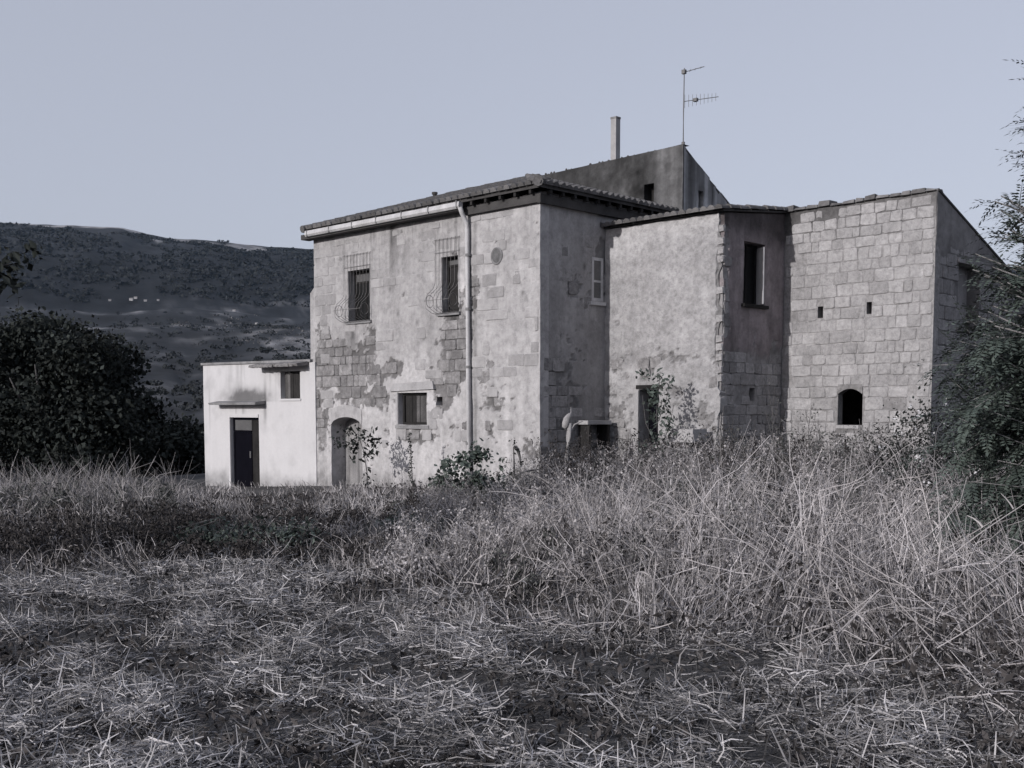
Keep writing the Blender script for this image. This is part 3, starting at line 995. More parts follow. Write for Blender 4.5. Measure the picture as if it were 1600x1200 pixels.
wN = skin(C, 'wall', 'D', XM - .02, YM + .03, 4.70, -.4, topN, holesN, M['red_plaster'], plN, toneN, seed=15, relief=.02)
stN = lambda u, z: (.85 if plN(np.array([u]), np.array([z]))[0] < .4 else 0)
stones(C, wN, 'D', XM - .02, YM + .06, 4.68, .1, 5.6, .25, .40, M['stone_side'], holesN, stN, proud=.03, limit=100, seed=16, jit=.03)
# broken quoins up the corner
for k in range(17):
    z = 2.6 + k * .21 + rnd.uniform(-.04, .04)
    if rnd.random() < .75:
        w = rnd.uniform(.03, .085)
        C.add('quoin', MB().hexa([(XM - .14, YM - .02, z), (XM + .01, YM - .02 + w * .2, z + .02), (XM + .015, YM + w, z), (XM - .14, YM + w, z), (XM - .14, YM - .02, z + .15), (XM + .0, YM - .02, z + .13), (XM + .012, YM + w * .8, z + .16), (XM - .14, YM + w, z + .15)]), M['stone'], wN)
C.add('wall', MB().box(.02, 3.2, 4.68, 4.72, -.4, 6.4), M['plaster'])
rM = C.add('roof', slab([(-.02, 2.13, 6.24), (XM + .07, 2.13, 6.24), (XM + .07, 4.90, 6.54), (-.02, 4.90, 6.54)], .035), M['roof_deck'])
tile_field(C, rM, (-.05, 2.0, 6.225), (XM + .12, 2.0, 6.225), (0, 2.8, .30), lambda s: 2.8, spacing=.19, seed=12)
C.add('door', MB().box(1.06, 1.62, YM + .36, YM + .4, -.4, 2.46), M['door_dark'])
C.add('jamb', MB().box(.93, 1.055, YM - .055, YM + .2, -.3, 2.44), M['concrete_pale'])
C.add('lintel', MB().box(.98, 1.75, YM - .05, YM + .1, 2.47, 2.56), M['wood_dark'])
f = window(C, 'D', XM - .02, 3.02, 3.87, 4.33, 5.68, .18, nu=2)
C.add('shutter', MB().hexa([(XM - .16, 3.80, 4.35), (XM + .10, 3.66, 4.35), (XM + .115, 3.685, 4.35), (XM - .15, 3.83, 4.35), (XM - .16, 3.80, 5.6), (XM + .10, 3.66, 5.6), (XM + .115, 3.685, 5.6), (XM - .15, 3.83, 5.6)]), M['white_paint'])
C.add('sill', MB().box(XM - .1, XM + .09, 2.95, 3.95, 4.25, 4.322), M['wood_dark'])
C.add('hole_shade_board', MB().box(XM - .36, XM - .32, 3.37, 3.58, 2.2, 2.48), M['wood_dark'])  # dark board stands in for the shade inside the slit

# ------------------------------------------------------------------ block-built barn
Dn = Bld('stone_barn', 'bare block-built barn with slit vents and a pent roof falling backwards', 5.0, 6.5)
YB, XB = 4.72, 6.78
holesB = [(4.14, 4.27, 4.05, 4.31), (5.31, 5.43, 4.07, 4.33), (4.68, 5.27, 1.66, 2.47)]
mort = lambda u, z: np.clip(.55 + .9 * (fbm(u * 1.3, z * 1.3, 91) - .35), 0, 1)


def toneB(u, z):
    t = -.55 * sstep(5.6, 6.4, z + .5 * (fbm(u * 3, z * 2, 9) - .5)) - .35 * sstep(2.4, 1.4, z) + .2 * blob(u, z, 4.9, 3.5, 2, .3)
    t = t - .5 * blob(u, z, 3.3, 6.2, .16, .5)
    return np.clip(t + .3 * (fbm(u * 2, z * 2, 8) - .5), -.7, .5)


topB = lambda u: 6.52 + .05 * (fbm(np.asarray(u, float) * 2.5, np.zeros_like(np.asarray(u, float)), 3) - .5)
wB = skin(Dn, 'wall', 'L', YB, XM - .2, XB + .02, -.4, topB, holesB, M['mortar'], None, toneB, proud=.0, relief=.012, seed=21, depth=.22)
smear = lambda u, z: (1.0 if u > 3.62 or z < 2.5 else .35) * (1.0 if fbm(np.array([u * 1.2]), np.array([z * 1.2]), 55)[0] < .60 else .75)
n1 = stones(Dn, wB, 'L', YB, XM + .04, XB - .015, .05, 6.46, .245, .365, M['stone'], holesB, smear, topf=lambda u: 6.5, proud=.021, limit=225, seed=22, jit=.024, gap=.013, drange=(.35, 1.15), hv=(.88, 1.12))
holesE = [(5.95, 7.1, 3.77, 5.15, .28)]
topE = lambda u: 6.55 - .325 * (u - 4.72)
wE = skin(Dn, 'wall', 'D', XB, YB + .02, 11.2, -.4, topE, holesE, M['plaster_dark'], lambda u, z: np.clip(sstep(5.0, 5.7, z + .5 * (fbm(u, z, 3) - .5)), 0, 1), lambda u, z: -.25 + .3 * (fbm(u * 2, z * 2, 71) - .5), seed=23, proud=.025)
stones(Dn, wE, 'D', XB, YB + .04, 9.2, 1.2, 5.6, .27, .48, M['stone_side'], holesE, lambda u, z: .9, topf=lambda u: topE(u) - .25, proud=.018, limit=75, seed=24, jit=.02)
Dn.add('wall', MB().box(XM - .2, XB - .1, 10.9, 11.2, -.4, 4.4), M['mortar'])
Dn.add('wall', MB().hexa([(XM - .2, YB + .25, -.4), (XM - .0, YB + .25, -.4), (XM - .0, 10.9, -.4), (XM - .2, 10.9, -.4), (XM - .2, YB + .25, 6.3), (XM, YB + .25, 6.3), (XM, 10.9, 4.4), (XM - .2, 10.9, 4.4)]), M['mortar'])
Dn.add('roof', slab([(XM - .25, YB + .05, 6.52), (XB + .045, YB + .05, 6.56), (XB + .045, 11.3, 4.43), (XM - .25, 11.3, 4.40)], .05), M['roof_deck'])
x = XM - .22
while x < XB - .05:                                    # ragged coping of tile ends and rubble along the top
    w = rnd.uniform(.14, .34)
    h = rnd.uniform(.05, .13)
    x1 = min(x + w, XB + .02)
    sl_ = rnd.uniform(-.03, .03)
    z = 6.50 + .05 * (float(fbm(np.array([x * 2.5]), np.array([0.]), 3)[0]) - .5)
    Dn.add('coping_stone', MB().hexa([(x, YB - .05 - rnd.uniform(0, .05), z), (x1 - .01, YB - .05 - rnd.uniform(0, .04), z), (x1 - .01, YB + .34, z), (x, YB + .34, z), (x + .02, YB - .03, z + h), (x1 - .03, YB - .03, z + h + sl_), (x1 - .02, YB + .3, z + h), (x + .02, YB + .3, z + h)]), M['tile'], wB)
    x = x1
# arched head of the low window
ar = MB()
for k in range(8):
    t0, t1 = k / 8, (k + 1) / 8
    za, zb = [2.34 + .12 * (1 - (2 * t - 1) ** 2) for t in (t0, t1)]
    xa, xb = 4.68 + .59 * t0, 4.68 + .59 * t1
    ar.hexa([(xa, YB - .024, za), (xb, YB - .024, zb), (xb, YB + .2, zb), (xa, YB + .2, za), (xa, YB - .024, 2.56), (xb, YB - .024, 2.56), (xb, YB + .2, 2.56), (xa, YB + .2, 2.56)])
Dn.add('window_arch', ar, M['stone_dark'])
Dn.add('sill', MB().box(4.66, 5.2, YB - .03, YB + .2, 1.58, 1.655), M['concrete_pale'])
Dn.add('window_infill', MB().box(XB - .36, XB - .28, 5.95, 7.1, 3.77, 5.15), M['plaster_dark'])
Dn.add('lintel', MB().box(XB - .12, XB + .05, 5.85, 7.2, 5.155, 5.26), M['stone_dark'])
Dn.add('sill', MB().box(XB - .1, XB + .06, 5.85, 7.2, 3.69, 3.765), M['stone_dark'])

# ------------------------------------------------------------------ white annex
E_ = Bld('white_annex', 'low flat-roofed annex with clean white walls and dark double door', -11.5, 1.5)
XA0, XA1, YA = -14.5, -8.46, -.06
holesX = [(-12.92, -11.34, -.34, 1.76, .14), (-10.17, -9.19, 2.31, 3.09, .2)]
topX = lambda u: 3.38 - .012 * (u + 14.5)


def toneX(u, z):
    n = fbm(u * 2.2, z * 2.2, 5)
    n5 = fbm(u * 5, z * 7, 15)
    t = -.72 * np.clip(2.2 * blob(u, z, -11.95, 2.34, .95, .24) * (.25 + 1.2 * n5), 0, 1) * sstep(2.2, 2.24, z)
    t = t - .34 * blob(u, z, -10.98, 2.45, .07, .45) - .38 * blob(u, z, -11.0, 1.85, .08, .25) - .26 * blob(u, z, -14.15, 2.1, .04, .7)
    t = t - .30 * blob(u, z, -10.2, 3.1, .35, .09) - .12 * sstep(.25, -.3, z) * n * 2 - .3 * blob(u, z, -12.2, 2.0, .06, .16) - .3 * blob(u, z, -12.6, 2.0, .04, .16)
    t = t - .35 * sstep(.35, -.45, z + .5 * (n5 - .5)) - .22 * np.clip((fbm(u * 7, z * .5, 77) - .55) * 4, 0, 1) * sstep(2.0, 3.3, z)
    t = t - .12 * np.clip((n - .55) * 4, 0, 1)
    return np.clip(t, -.75, .2)


skin(E_, 'wall', 'L', YA, XA0, XA1, -.8, topX, holesX, M['white_plaster'], None, toneX, proud=0, relief=.006, seed=31)
E_.add('wall', MB().box(XA0, XA0 + .25, .19, 4.0, -.9, 3.3), M['white_plaster'])
E_.add('wall', MB().box(XA0 + .25, -8.62, 3.75, 4.0, -.9, 3.3), M['white_plaster'])
E_.add('wall', MB().box(-8.62, -8.47, YA + .005, .25, -.8, 3.25), M['white_plaster'])
E_.add('roof', slab([(XA0 - .06, YA - .05, 3.46), (-8.62, YA - .05, 3.39), (-8.62, 4.05, 3.41), (XA0 - .06, 4.05, 3.48)], .07), M['concrete'])
E_.add('canopy', MB().hexa([(-13.55, -.42, 2.14), (-10.95, -.42, 2.14), (-10.95, YA + .05, 2.17), (-13.55, YA + .05, 2.17), (-13.6, -.43, 2.20), (-10.93, -.43, 2.215), (-10.93, YA + .05, 2.27), (-13.6, YA + .05, 2.27)]), M['concrete'])
cn = MB()
for k in range(12):
    x = -11.15 + k * .2
    cn.hexa([(x, -.50 + rnd.uniform(-.06, .06), 3.19 + .04 * rnd.random()), (x + .21, -.5 + rnd.uniform(-.06, .06), 3.19), (x + .21, .0, 3.24), (x, .0, 3.24), (x, -.48, 3.27 + rnd.uniform(0, .04)), (x + .21, -.48, 3.27), (x + .21, 0, 3.36), (x, 0, 3.36)])
E_.add('drip_ledge', cn, M['tile'])
d = E_.add('door', MB().box(-12.92, -12.84, .03, .1, -.34, 1.76).box(-11.42, -11.34, .03, .1, -.34, 1.76).box(-12.84, -11.42, .03, .1, 1.69, 1.76).box(-12.84, -11.9, .03, .1, 1.32, 1.37), M['door_dark'])
E_.add('door_leaf', MB().box(-12.835, -11.90, .045, .085, -.33, 1.315), M['door_dark'], d)
E_.add('door_leaf', MB().box(-11.885, -11.425, .055, .085, -.33, 1.685), M['wood_dark'], d)
E_.add('pane', MB().box(-12.835, -11.905, .05, .07, 1.375, 1.685), M['glass_pale'], d)
E_.add('handle', MB().box(-11.98, -11.94, .01, .045, .55, .75), M['steel'], d)
E_.add('door_frame', MB().box(-13.02, -12.925, YA - .03, .1, -.34, 1.86).box(-12.925, -11.34, YA - .03, .02, 1.765, 1.86), M['white_plaster'])
w = E_.add('window', MB().box(-10.17, -9.19, .115, .14, 2.31, 3.09), M['wood_dark'])
for k in range(7):
    E_.add('plank', MB().box(-10.165 + k * .139, -10.035 + k * .139, .085 + rnd.uniform(0, .012), .113, 2.32, 3.085), M['wood_grey' if k < 2 else 'wood_dark'], w)
E_.add('sill', MB().box(-10.22, -9.14, YA - .03, .1, 2.25, 2.308), M['white_plaster'])
E_.add('doorstep', MB().box(-13.1, -11.2, YA - .6, YA - .01, -.7, -.36), M['concrete_pale'])

# ------------------------------------------------------------------ small built things at the foot of the walls
sh = empty('low_shelter', (*h2w(.6, 1.5), tz(*h2w(.6, 1.5))), 'low lean-to with pale concrete slab over a dark opening by the end wall', 'shelter', rz=ROT)
zb = sh.location.z
MB().box(-.55, -.2, -.32, .52, 1.66 - zb, 1.75 - zb).build('slab', M['concrete_pale'], sh)
MB().box(-.54, -.22, -.25, -.17, -.3, 1.655 - zb).build('shade_panel', M['wood_dark'], sh)  # dark panels in place of the shade under the slab
MB().box(-.54, -.22, .40, .49, -.3, 1.655 - zb).build('shade_panel', M['wood_dark'], sh)
MB().box(-.54, -.23, -.165, .395, .85, 1.1).build('shelf', M['concrete'], sh)

px, py = h2w(.72, .15)
tk = empty('dead_tree', (px, py, tz(px, py)), 'bleached dead trunk with a knotted head standing beside the pale slab', 'dead tree')
MB().tube([(0, 0, -.2), (.02, .0, .5), (-.02, .02, 1.0), (.0, .0, 1.45), (.03, 0, 1.75)], [.075, .065, .06, .055, .05], 8).build('trunk', M['bark_pale'], tk, smooth=True)
MB().tube([(-.06, 0, 1.60), (-.07, 0, 1.66), (-.05, .0, 1.75), (-.02, 0, 1.84), (.02, 0, 1.92), (.05, .02, 1.97)], [.05, .07, .085, .085, .06, .02], 12).build('knot', M['bark_pale'], tk, smooth=True)
MB().tube([(.02, 0, 1.55), (.14, .02, 1.72), (.32, .05, 1.80)], [.03, .022, .014], 6).build('branch', M['bark_pale'], tk)
MB().tube([(.03, 0, 1.9), (.06, .02, 2.0), (.06, .05, 2.1)], [.018, .012, .006], 6).build('branch', M['bark_pale'], tk)

px, py = h2w(2.65, 1.75)
tr = empty('stone_trough', (px, py, tz(px, py)), 'white stone trough on a rough pier beside the wing doorway', 'trough', rz=ROT)
zb = tr.location.z
MB().box(-.42, .42, -.26, .26, 1.30 - zb, 1.36 - zb).box(-.42, .42, -.26, -.19, 1.36 - zb, 1.58 - zb).box(-.42, .42, .19, .26, 1.36 - zb, 1.58 - zb).box(-.42, -.35, -.19, .19, 1.36 - zb, 1.58 - zb).box(.35, .42, -.19, .19, 1.36 - zb, 1.58 - zb).build('basin', M['concrete_pale'], tr)
MB().box(-.5, .36, -.30, .27, 1.10 - zb, 1.17 - zb).build('slab', M['concrete'], tr)
MB().box(-.46, .30, -.22, .2, 1.172 - zb, 1.278 - zb).build('bearer', M['wood_dark'], tr)
MB().hexa([(-.2, -.2, -.3), (.2, -.2, -.3), (.2, .2, -.3), (-.2, .2, -.3), (-.17, -.17, 1.098 - zb), (.15, -.17, 1.098 - zb), (.15, .17, 1.098 - zb), (-.17, .17, 1.098 - zb)]).build('pier', M['wood_dark'], tr)

# ------------------------------------------------------------------ vegetation generators


def rand_unit(n):
    v = R.normal(size=(n, 3))
    return v / np.linalg.norm(v, axis=1, keepdims=True)


def leaf_arrays(C_, size, asp=.5, up=.3, tone=None, outward=None):
    """rhombic leaves centred at C_ -> V, F, tone"""
    n = len(C_)
    nrm = rand_unit(n)
    nrm[:, 2] += up
    if outward is not None:
        nrm += outward
    nrm /= np.linalg.norm(nrm, axis=1, keepdims=True)
    a = np.cross(nrm, rand_unit(n))
    a /= np.linalg.norm(a, axis=1, keepdims=True) + 1e-9
    b = np.cross(nrm, a)
    s = (size * R.uniform(.45, 1.5, n))[:, None] if np.isscalar(size) else size[:, None]
    V = np.stack([C_ - a * s * .5, C_ + b * s * asp * .5 - a * s * .06, C_ + a * s * .5 + nrm * s * .1, C_ - b * s * asp * .5 - a * s * .06], 1).reshape(-1, 3)
    F = np.arange(4 * n).reshape(n, 4)
    t = np.repeat(tone if tone is not None else R.uniform(-.4, .5, n), 4)
    return V, F, t


def ribbons(P, az, ln, lean, curve, wid, seg=3, tone=None, kink=0.0, taper=.25):
    """curved narrow strips rooted at P: azimuth az, lean from the vertical, growing curvature"""
    n = len(P)
    h = np.stack([np.sin(az), np.cos(az), np.zeros(n)], 1)
    side = np.stack([np.cos(az), -np.sin(az), np.zeros(n)], 1)
    tw = R.uniform(0, pi, n)
    pts = [P]
    cur = P.copy()
    for k in range(seg):
        an = lean + curve * (k + .5) / seg + (R.normal(size=n) * kink if kink else 0)
        d = h * np.sin(an)[:, None]
        d[:, 2] += np.cos(an)
        if kink:
            d = d + side * (R.normal(size=n) * kink)[:, None]
        cur = cur + d * (ln / seg)[:, None]
        pts.append(cur)
    pts = np.stack(pts, 1)
    d0 = pts[:, -1] - pts[:, 0]
    d0 /= np.linalg.norm(d0, axis=1, keepdims=True) + 1e-9
    o = np.cross(d0, side)
    sv = side * np.cos(tw)[:, None] + o * np.sin(tw)[:, None]
    w = wid[:, None] * np.linspace(1, taper, seg + 1)[None, :] * .5
    A_ = pts - sv[:, None, :] * w[..., None]
    B_ = pts + sv[:, None, :] * w[..., None]
    V = np.stack([A_, B_], 2).reshape(-1, 3)
    m = 2 * (seg + 1)
    base = (np.arange(n) * m)[:, None, None]
    k = np.arange(seg)[None, :, None] * 2
    F = (base + k + np.array([0, 1, 3, 2])[None, None, :]).reshape(-1, 4)
    t = np.repeat(tone if tone is not None else R.uniform(-.4, .3, n), m)
    return V, F, t, pts[:, -1], d0


def merge(parts):
    V, F, T, b = [], [], [], 0
    for p in parts:
        V.append(p[0])
        F.append(p[1] + b)
        T.append(p[2])
        b += len(p[0])
    return np.concatenate(V), np.concatenate(F), np.concatenate(T)


def crown_pts(lobes, n, shell=.55):
    w = np.array([l[3] * l[4] * l[5] for l in lobes]) ** .75
    ids = R.choice(len(lobes), n, p=w / w.sum())
    L_ = np.array(lobes)[ids]
    u = rand_unit(n)
    rad = shell + (1 - shell) * R.random(n) ** .6
    return L_[:, :3] + u * L_[:, 3:6] * rad[:, None], u


def make_tree(name, loc, label, cat, lobes, nclump, per, leaf, spread, m, trunk, limbs, bark='bark', group=None, asp=.55, tonev=.5, shell=.5, tr=None):
    root = empty(name, (loc[0], loc[1], tz(*loc) if len(loc) < 3 else loc[2]), label, cat, group)
    c_, u = crown_pts(lobes, nclump, shell)
    ct = R.uniform(-tonev, tonev, nclump)
    P_ = np.repeat(c_, per, 0) + R.normal(size=(nclump * per, 3)) * spread
    V, F, T = leaf_arrays(P_, leaf, asp, .25, np.repeat(ct, per) + R.uniform(-.25, .35, nclump * per), np.repeat(u, per, 0) * .5)
    mesh_np('crown', V, [F], M[m], root, {'tone': T})
    mb = MB()
    mb.tube(trunk[0], trunk[1], 8)
    mb.build('trunk', M[bark], root, smooth=True)
    for lp, lr in limbs:
        MB().tube(lp, lr, 6).build('limb', M[bark], root, smooth=True)
    return root


# ------------------------------------------------------------------ trees
def simple_limbs(base_z, n, reach, top, seed):
    r_ = random.Random(seed)
    out = []
    for k in range(n):
        a = 2 * pi * k / n + r_.uniform(-.4, .4)
        rr = reach * r_.uniform(.5, .9)
        z1 = top * r_.uniform(.55, .95)
        out.append(([(0, 0, base_z), (rr * .45 * cos(a), rr * .45 * sin(a), (base_z + z1) * .52), (rr * cos(a), rr * sin(a), z1)], [.10, .065, .02]))
    return out


TREE_LOBES = [(0, 0, 2.9, 2.3, 2.2, 2.1), (.8, -.6, 1.5, 2.2, 1.7, 1.2), (-2.4, -.5, 1.8, 1.8, 1.7, 1.6)]
for k in range(30):
    a, b = rnd.uniform(-.35, pi + .35), rnd.uniform(-.7, .7)
    q = rnd.uniform(.82, 1.08)
    sz = rnd.uniform(.45, 1.0)
    TREE_LOBES.append((3.0 * q * cos(a) * cos(b), 2.5 * sin(b), 3.0 + 3.0 * q * sin(a) * cos(b), sz * 1.15, sz, sz * .8))
make_tree('fig_tree', (-16.3, 38.2), 'dense dark round-crowned tree at the field edge beside the white annex', 'tree',
          TREE_LOBES,
          1150, 40, .17, .25, 'leaf_dark', ([(0, 0, -.3), (.05, 0, .8), (0, .05, 2.0), (.05, 0, 3.4)], [.3, .25, .2, .1]), simple_limbs(.8, 6, 2.6, 4.8, 3), asp=.7, shell=.45, tonev=.7)
make_tree('fig_tree', (-21.3, 39.0), 'dense dark tree cut by the picture edge behind its round-crowned neighbour', 'tree',
          [(0, 0, 3.7, 2.8, 2.8, 2.7), (1.9, -.4, 2.6, 2.0, 2.0, 2.2), (-2.2, 0, 3.0, 2.2, 2.2, 2.3), (.6, -1.0, 1.8, 2.6, 1.9, 1.7)],
          1000, 34, .17, .24, 'leaf_dark', ([(0, 0, -.3), (0, 0, .8), (0, .05, 2.0), (.05, 0, 3.5)], [.3, .26, .2, .1]), simple_limbs(.8, 6, 2.6, 4.8, 5), asp=.7, shell=.45, tonev=.7)
# overhanging twig-ends from a tree just outside the picture
px, py = -6.42, 10.2
ft = make_tree('walnut_tree', (px, py), 'tree beside the field whose low leafy branch tips hang into view', 'tree',
               [(-1.9, .3, 3.7, 1.5, 1.5, 1.0), (-1.7, -.6, 3.0, 1.2, 1.2, .8), (-1.8, 0, 4.4, 1.3, 1.3, .8), (-.5, .1, 2.9, 1.0, .8, .6), (.5, .1, 2.85, .5, .5, .35)],
               260, 24, .12, .16, 'leaf_dark', ([(-1.1, 0, -.3), (-1.05, 0, .8), (-1.1, .1, 1.8), (-1.0, 0, 3.2)], [.16, .14, .11, .06]),
               [([(-1.05, 0, 2.0), (-.4, .1, 2.7), (.55, .1, 2.98), (1.75, .1, 3.08)], [.06, .045, .025, .008]), ([(-1.05, 0, 1.8), (0, .1, 2.4), (.9, .0, 2.75), (1.65, 0, 2.86)], [.05, .035, .02, .006])], asp=.6)
tc_ = np.array([(1.5, .1, 3.15), (1.65, .1, 3.10), (1.8, .12, 3.10), (1.9, .1, 3.16), (1.6, .15, 3.02), (1.7, .15, 2.98), (1.4, .05, 3.05), (1.5, .0, 2.85), (1.62, 0, 2.88), (1.72, .0, 2.84), (1.4, .0, 2.8), (1.55, .0, 2.5)])
P_ = np.repeat(tc_, 20, 0) + R.normal(size=(len(tc_) * 20, 3)) * .075
V, F, T = leaf_arrays(P_, .10, .45, .1)
tag(mesh_np('leaf_spray', V, [F], M['leaf_dark'], ft, {'tone': T}), kind='stuff')

# bushes between the trees and the annex and behind
for k, (x, y, s, h, mm, lab) in enumerate([
        (-14.6, 47, 1.5, 2.6, 'leaf_dark', 'dark bush rising just behind the white annex corner'),
        (-17.3, 50, 1.5, 2.4, 'leaf_dark', 'dark bush seen between the round-crowned tree and the annex'),
        (-16.9, 58, 1.8, 2.6, 'leaf_grey', 'lower greyish bush seen in the gap beyond the annex'),
        (-21.2, 70, 2.6, 3.6, 'leaf_dark', 'far dark bush in the valley gap beyond the field'),
        (-19.2, 80, 2.6, 4.0, 'leaf_grey', 'farthest greyish bush just clear of the annex roof')]):
    make_tree('bush', (x, y), lab, 'bush', [(0, 0, h * .45, s, s, h * .45), (s * .5, 0, h * .35, s * .7, s * .7, h * .35), (-s * .5, .2, h * .4, s * .7, s * .7, h * .4)],
              260, 22, .2, .3, mm, ([(0, 0, -.5), (0, 0, h * .6)], [.12, .04]), simple_limbs(.3, 4, s * .7, h * .7, 10 + k), asp=.7)

# ------------------------------------------------------------------ robinia with compound leaves, reaching in from its trunk outside the picture
rb = empty('robinia_tree', (4.75, 8.3, tz(4.75, 8.3)), 'feathery robinia tree reaching over the barn with compound leaves', 'tree')
rbz = rb.location.z
MB().tube([(.6, .4, -.3), (.55, .4, .8), (.6, .35, 2.0), (.5, .4, 3.4), (.6, .4, 5.2)], [.13, .11, .09, .06, .03], 8).build('trunk', M['bark'], rb, smooth=True)
LV, LT = [], []


def compound(p, d, L_, droop, tn):
    """one pinnate leaf: thin rachis and paired leaflets"""
    d = np.array(d, float)
    d /= np.linalg.norm(d)
    side = np.cross(d, (0, 0, 1.0))
    side /= np.linalg.norm(side) + 1e-6
    nn = rnd.randint(5, 7)
    q = np.array(p, float)
    dd = d.copy()
    for k in range(nn + 1):
        dd = dd + np.array((0, 0, -droop / nn))
        dd /= np.linalg.norm(dd)
        q = q + dd * L_ / nn
        nrm = np.cross(side, dd)
        for sg in ((-1, 1) if k < nn else (0,)):
            ax = dd if sg == 0 else side * sg * .9 + dd * .45 + nrm * rnd.uniform(-.25, .15)
            ax = ax / np.linalg.norm(ax)
            bx_ = np.cross(ax, nrm)
            l = .053 * rnd.uniform(.75, 1.15)
            w_ = l * .40
            LV.append([q + ax * .004, q + ax * l * .5 + bx_ * w_ * .5, q + ax * l, q + ax * l * .5 - bx_ * w_ * .5])
            LT.append(tn + rnd.uniform(-.2, .3))
    w2 = .0035
    LV.append([np.array(p) - side * w2, np.array(p) + side * w2, q + side * w2 * .4, q - side * w2 * .4])
    LT.append(tn)


def limb(p0, p1, r0, nleaf, sag=.22, twigs=4, seed=0):
    p0, p1 = np.array(p0, float), np.array(p1, float)
    mid = (p0 + p1) / 2 + np.array((rnd.uniform(-.08, .08), rnd.uniform(-.16, .16), sag + rnd.uniform(-.1, .2)))
    pts = [p0, p0 * .5 + mid * .5 + np.array((0, 0, .02)), mid, mid * .5 + p1 * .5, p1]
    MB().tube(pts, [r0, r0 * .8, r0 * .6, r0 * .4, r0 * .2], 6).build('limb', M['twig'], rb, smooth=True)
    for k in range(nleaf):
        t = .12 + .88 * ((k + rnd.random()) / nleaf) ** .7
        i = min(3, int(t * 4))
        q = pts[i] * (1 - (t * 4 - i)) + pts[i + 1] * (t * 4 - i)
        dr = (p1 - p0) / np.linalg.norm(p1 - p0)
        d = dr * rnd.uniform(.2, .9) + np.array((rnd.uniform(-.8, .5), rnd.uniform(-.7, .7), rnd.uniform(-.5, .35)))
        compound(q, d, rnd.uniform(.14, .24), rnd.uniform(.3, 1.1), rnd.uniform(-.35, .3))


def rl(px_, pz_, y_=8.3):
    """point in the tree's own frame from world x, z"""
    return (px_ - 4.75, y_ - 8.3, pz_ - rbz)


# upper hanging sprays, then the loose mid branches, then the dense low mass
for a, b_, n_, r0 in [((5.3, 5.0), (3.90, 4.45), 12, .02), ((5.3, 4.8), (3.86, 4.18), 18, .02), ((5.3, 4.6), (3.92, 4.0), 12, .02), ((5.3, 4.5), (3.86, 3.80), 18, .018), ((5.3, 4.2), (3.86, 3.5), 18, .02), ((5.3, 3.9), (3.84, 3.3), 16, .02),
                      ((5.3, 3.7), (3.60, 3.50), 18, .022), ((5.2, 3.4), (3.55, 3.1), 24, .022), ((5.3, 3.5), (3.68, 3.3), 22, .02), ((5.3, 3.2), (3.62, 2.9), 24, .022), ((5.3, 2.9), (3.7, 3.1), 22, .02), ((5.3, 3.0), (3.5, 2.65), 28, .022)]:
    a = (5.28, max(1.6, b_[1] - 1.15))
    for j in range(5):
        limb(rl(*a, 8.3 + rnd.uniform(-.1, .3)), rl(b_[0] + rnd.uniform(-.02, .12), b_[1] + rnd.uniform(-.1, .1), 8.3 + rnd.uniform(-.25, .25)), r0, n_)
for k in range(110):
    z0 = rnd.uniform(.9, 2.8)
    z1 = rnd.uniform(.5, 2.75)
    xe = 3.2 + .25 * abs(z1 - 1.75) + rnd.random() ** 1.4 * .8
    limb(rl(rnd.uniform(4.6, 5.3), z0, 8.3 + rnd.uniform(-.3, .5)), rl(xe, z1, 8.2 + rnd.uniform(-.35, .7)), .011, 34, sag=rnd.uniform(-.05, .2))
for k in range(46):                                     # the rest of the crown, outside the picture
    z0 = rnd.uniform(1.4, 4.6)
    a = rnd.uniform(-.45 * pi, .6 * pi)
    l = rnd.uniform(.9, 1.7)
    limb(rl(5.3, z0, 8.65), rl(5.45 + l * cos(a) * .8, z0 + rnd.uniform(.3, 1.3), 8.65 + l * sin(a)), .02, 22)
V = np.array(LV).reshape(-1, 3)
F = np.arange(len(V)).reshape(-1, 4)
mesh_np('crown', V, [F], M['leaf_green'], rb, {'tone': np.repeat(np.array(LT), 4)})

# dark shrub with white flower heads under the robinia
sx, sy = 5.3, 13.4
ws = make_tree('flowering_shrub', (sx, sy), 'dark tangled shrub dotted with small white flower heads under the robinia', 'shrub',
               [(0, 0, 1.2, .75, .7, .8), (.6, -.2, 1.35, .8, .7, .75), (-.3, -.2, .7, .6, .6, .6)], 260, 40, .04, .13, 'leaf_dark', ([(0, 0, -.2), (.05, 0, .6), (.1, 0, 1.2)], [.05, .04, .02]), simple_limbs(.2, 5, .7, 1.5, 31), asp=.6)
c_, u = crown_pts([(0, -.1, 1.2, .8, .75, .8), (.3, -.3, 1.0, .8, .6, .8)], 90, .85)
P_ = np.repeat(c_, 6, 0) + R.normal(size=(540, 3)) * .02
V, F, T = leaf_arrays(P_, .035, .9, .8)
tag(mesh_np('flower_head', V, [F], M['flower'], ws, {'tone': T * .3}), kind='stuff')


# ------------------------------------------------------------------ single plants by the walls
def sapling(name, loc, label, cat, stem, leafpts, nleaf, leaf, spread, m, asp=.5, r0=.018, limbs=(), group=None):
    root = empty(name, (loc[0], loc[1], tz(*loc)), label, cat, group)
    MB().tube(stem, list(np.linspace(r0, r0 * .35, len(stem))), 6).build('stem', M['bark'], root)
    for lp in limbs:
        MB().tube(lp, list(np.linspace(r0 * .6, r0 * .25, len(lp))), 5).build('branch', M['bark'], root)
    c_ = np.array(leafpts, float)
    P_ = np.repeat(c_, nleaf, 0) + R.normal(size=(len(c_) * nleaf, 3)) * spread
    V, F, T = leaf_arrays(P_, leaf, asp, .3)
    mesh_np('foliage', V, [F], M[m], root, {'tone': T})
    return root


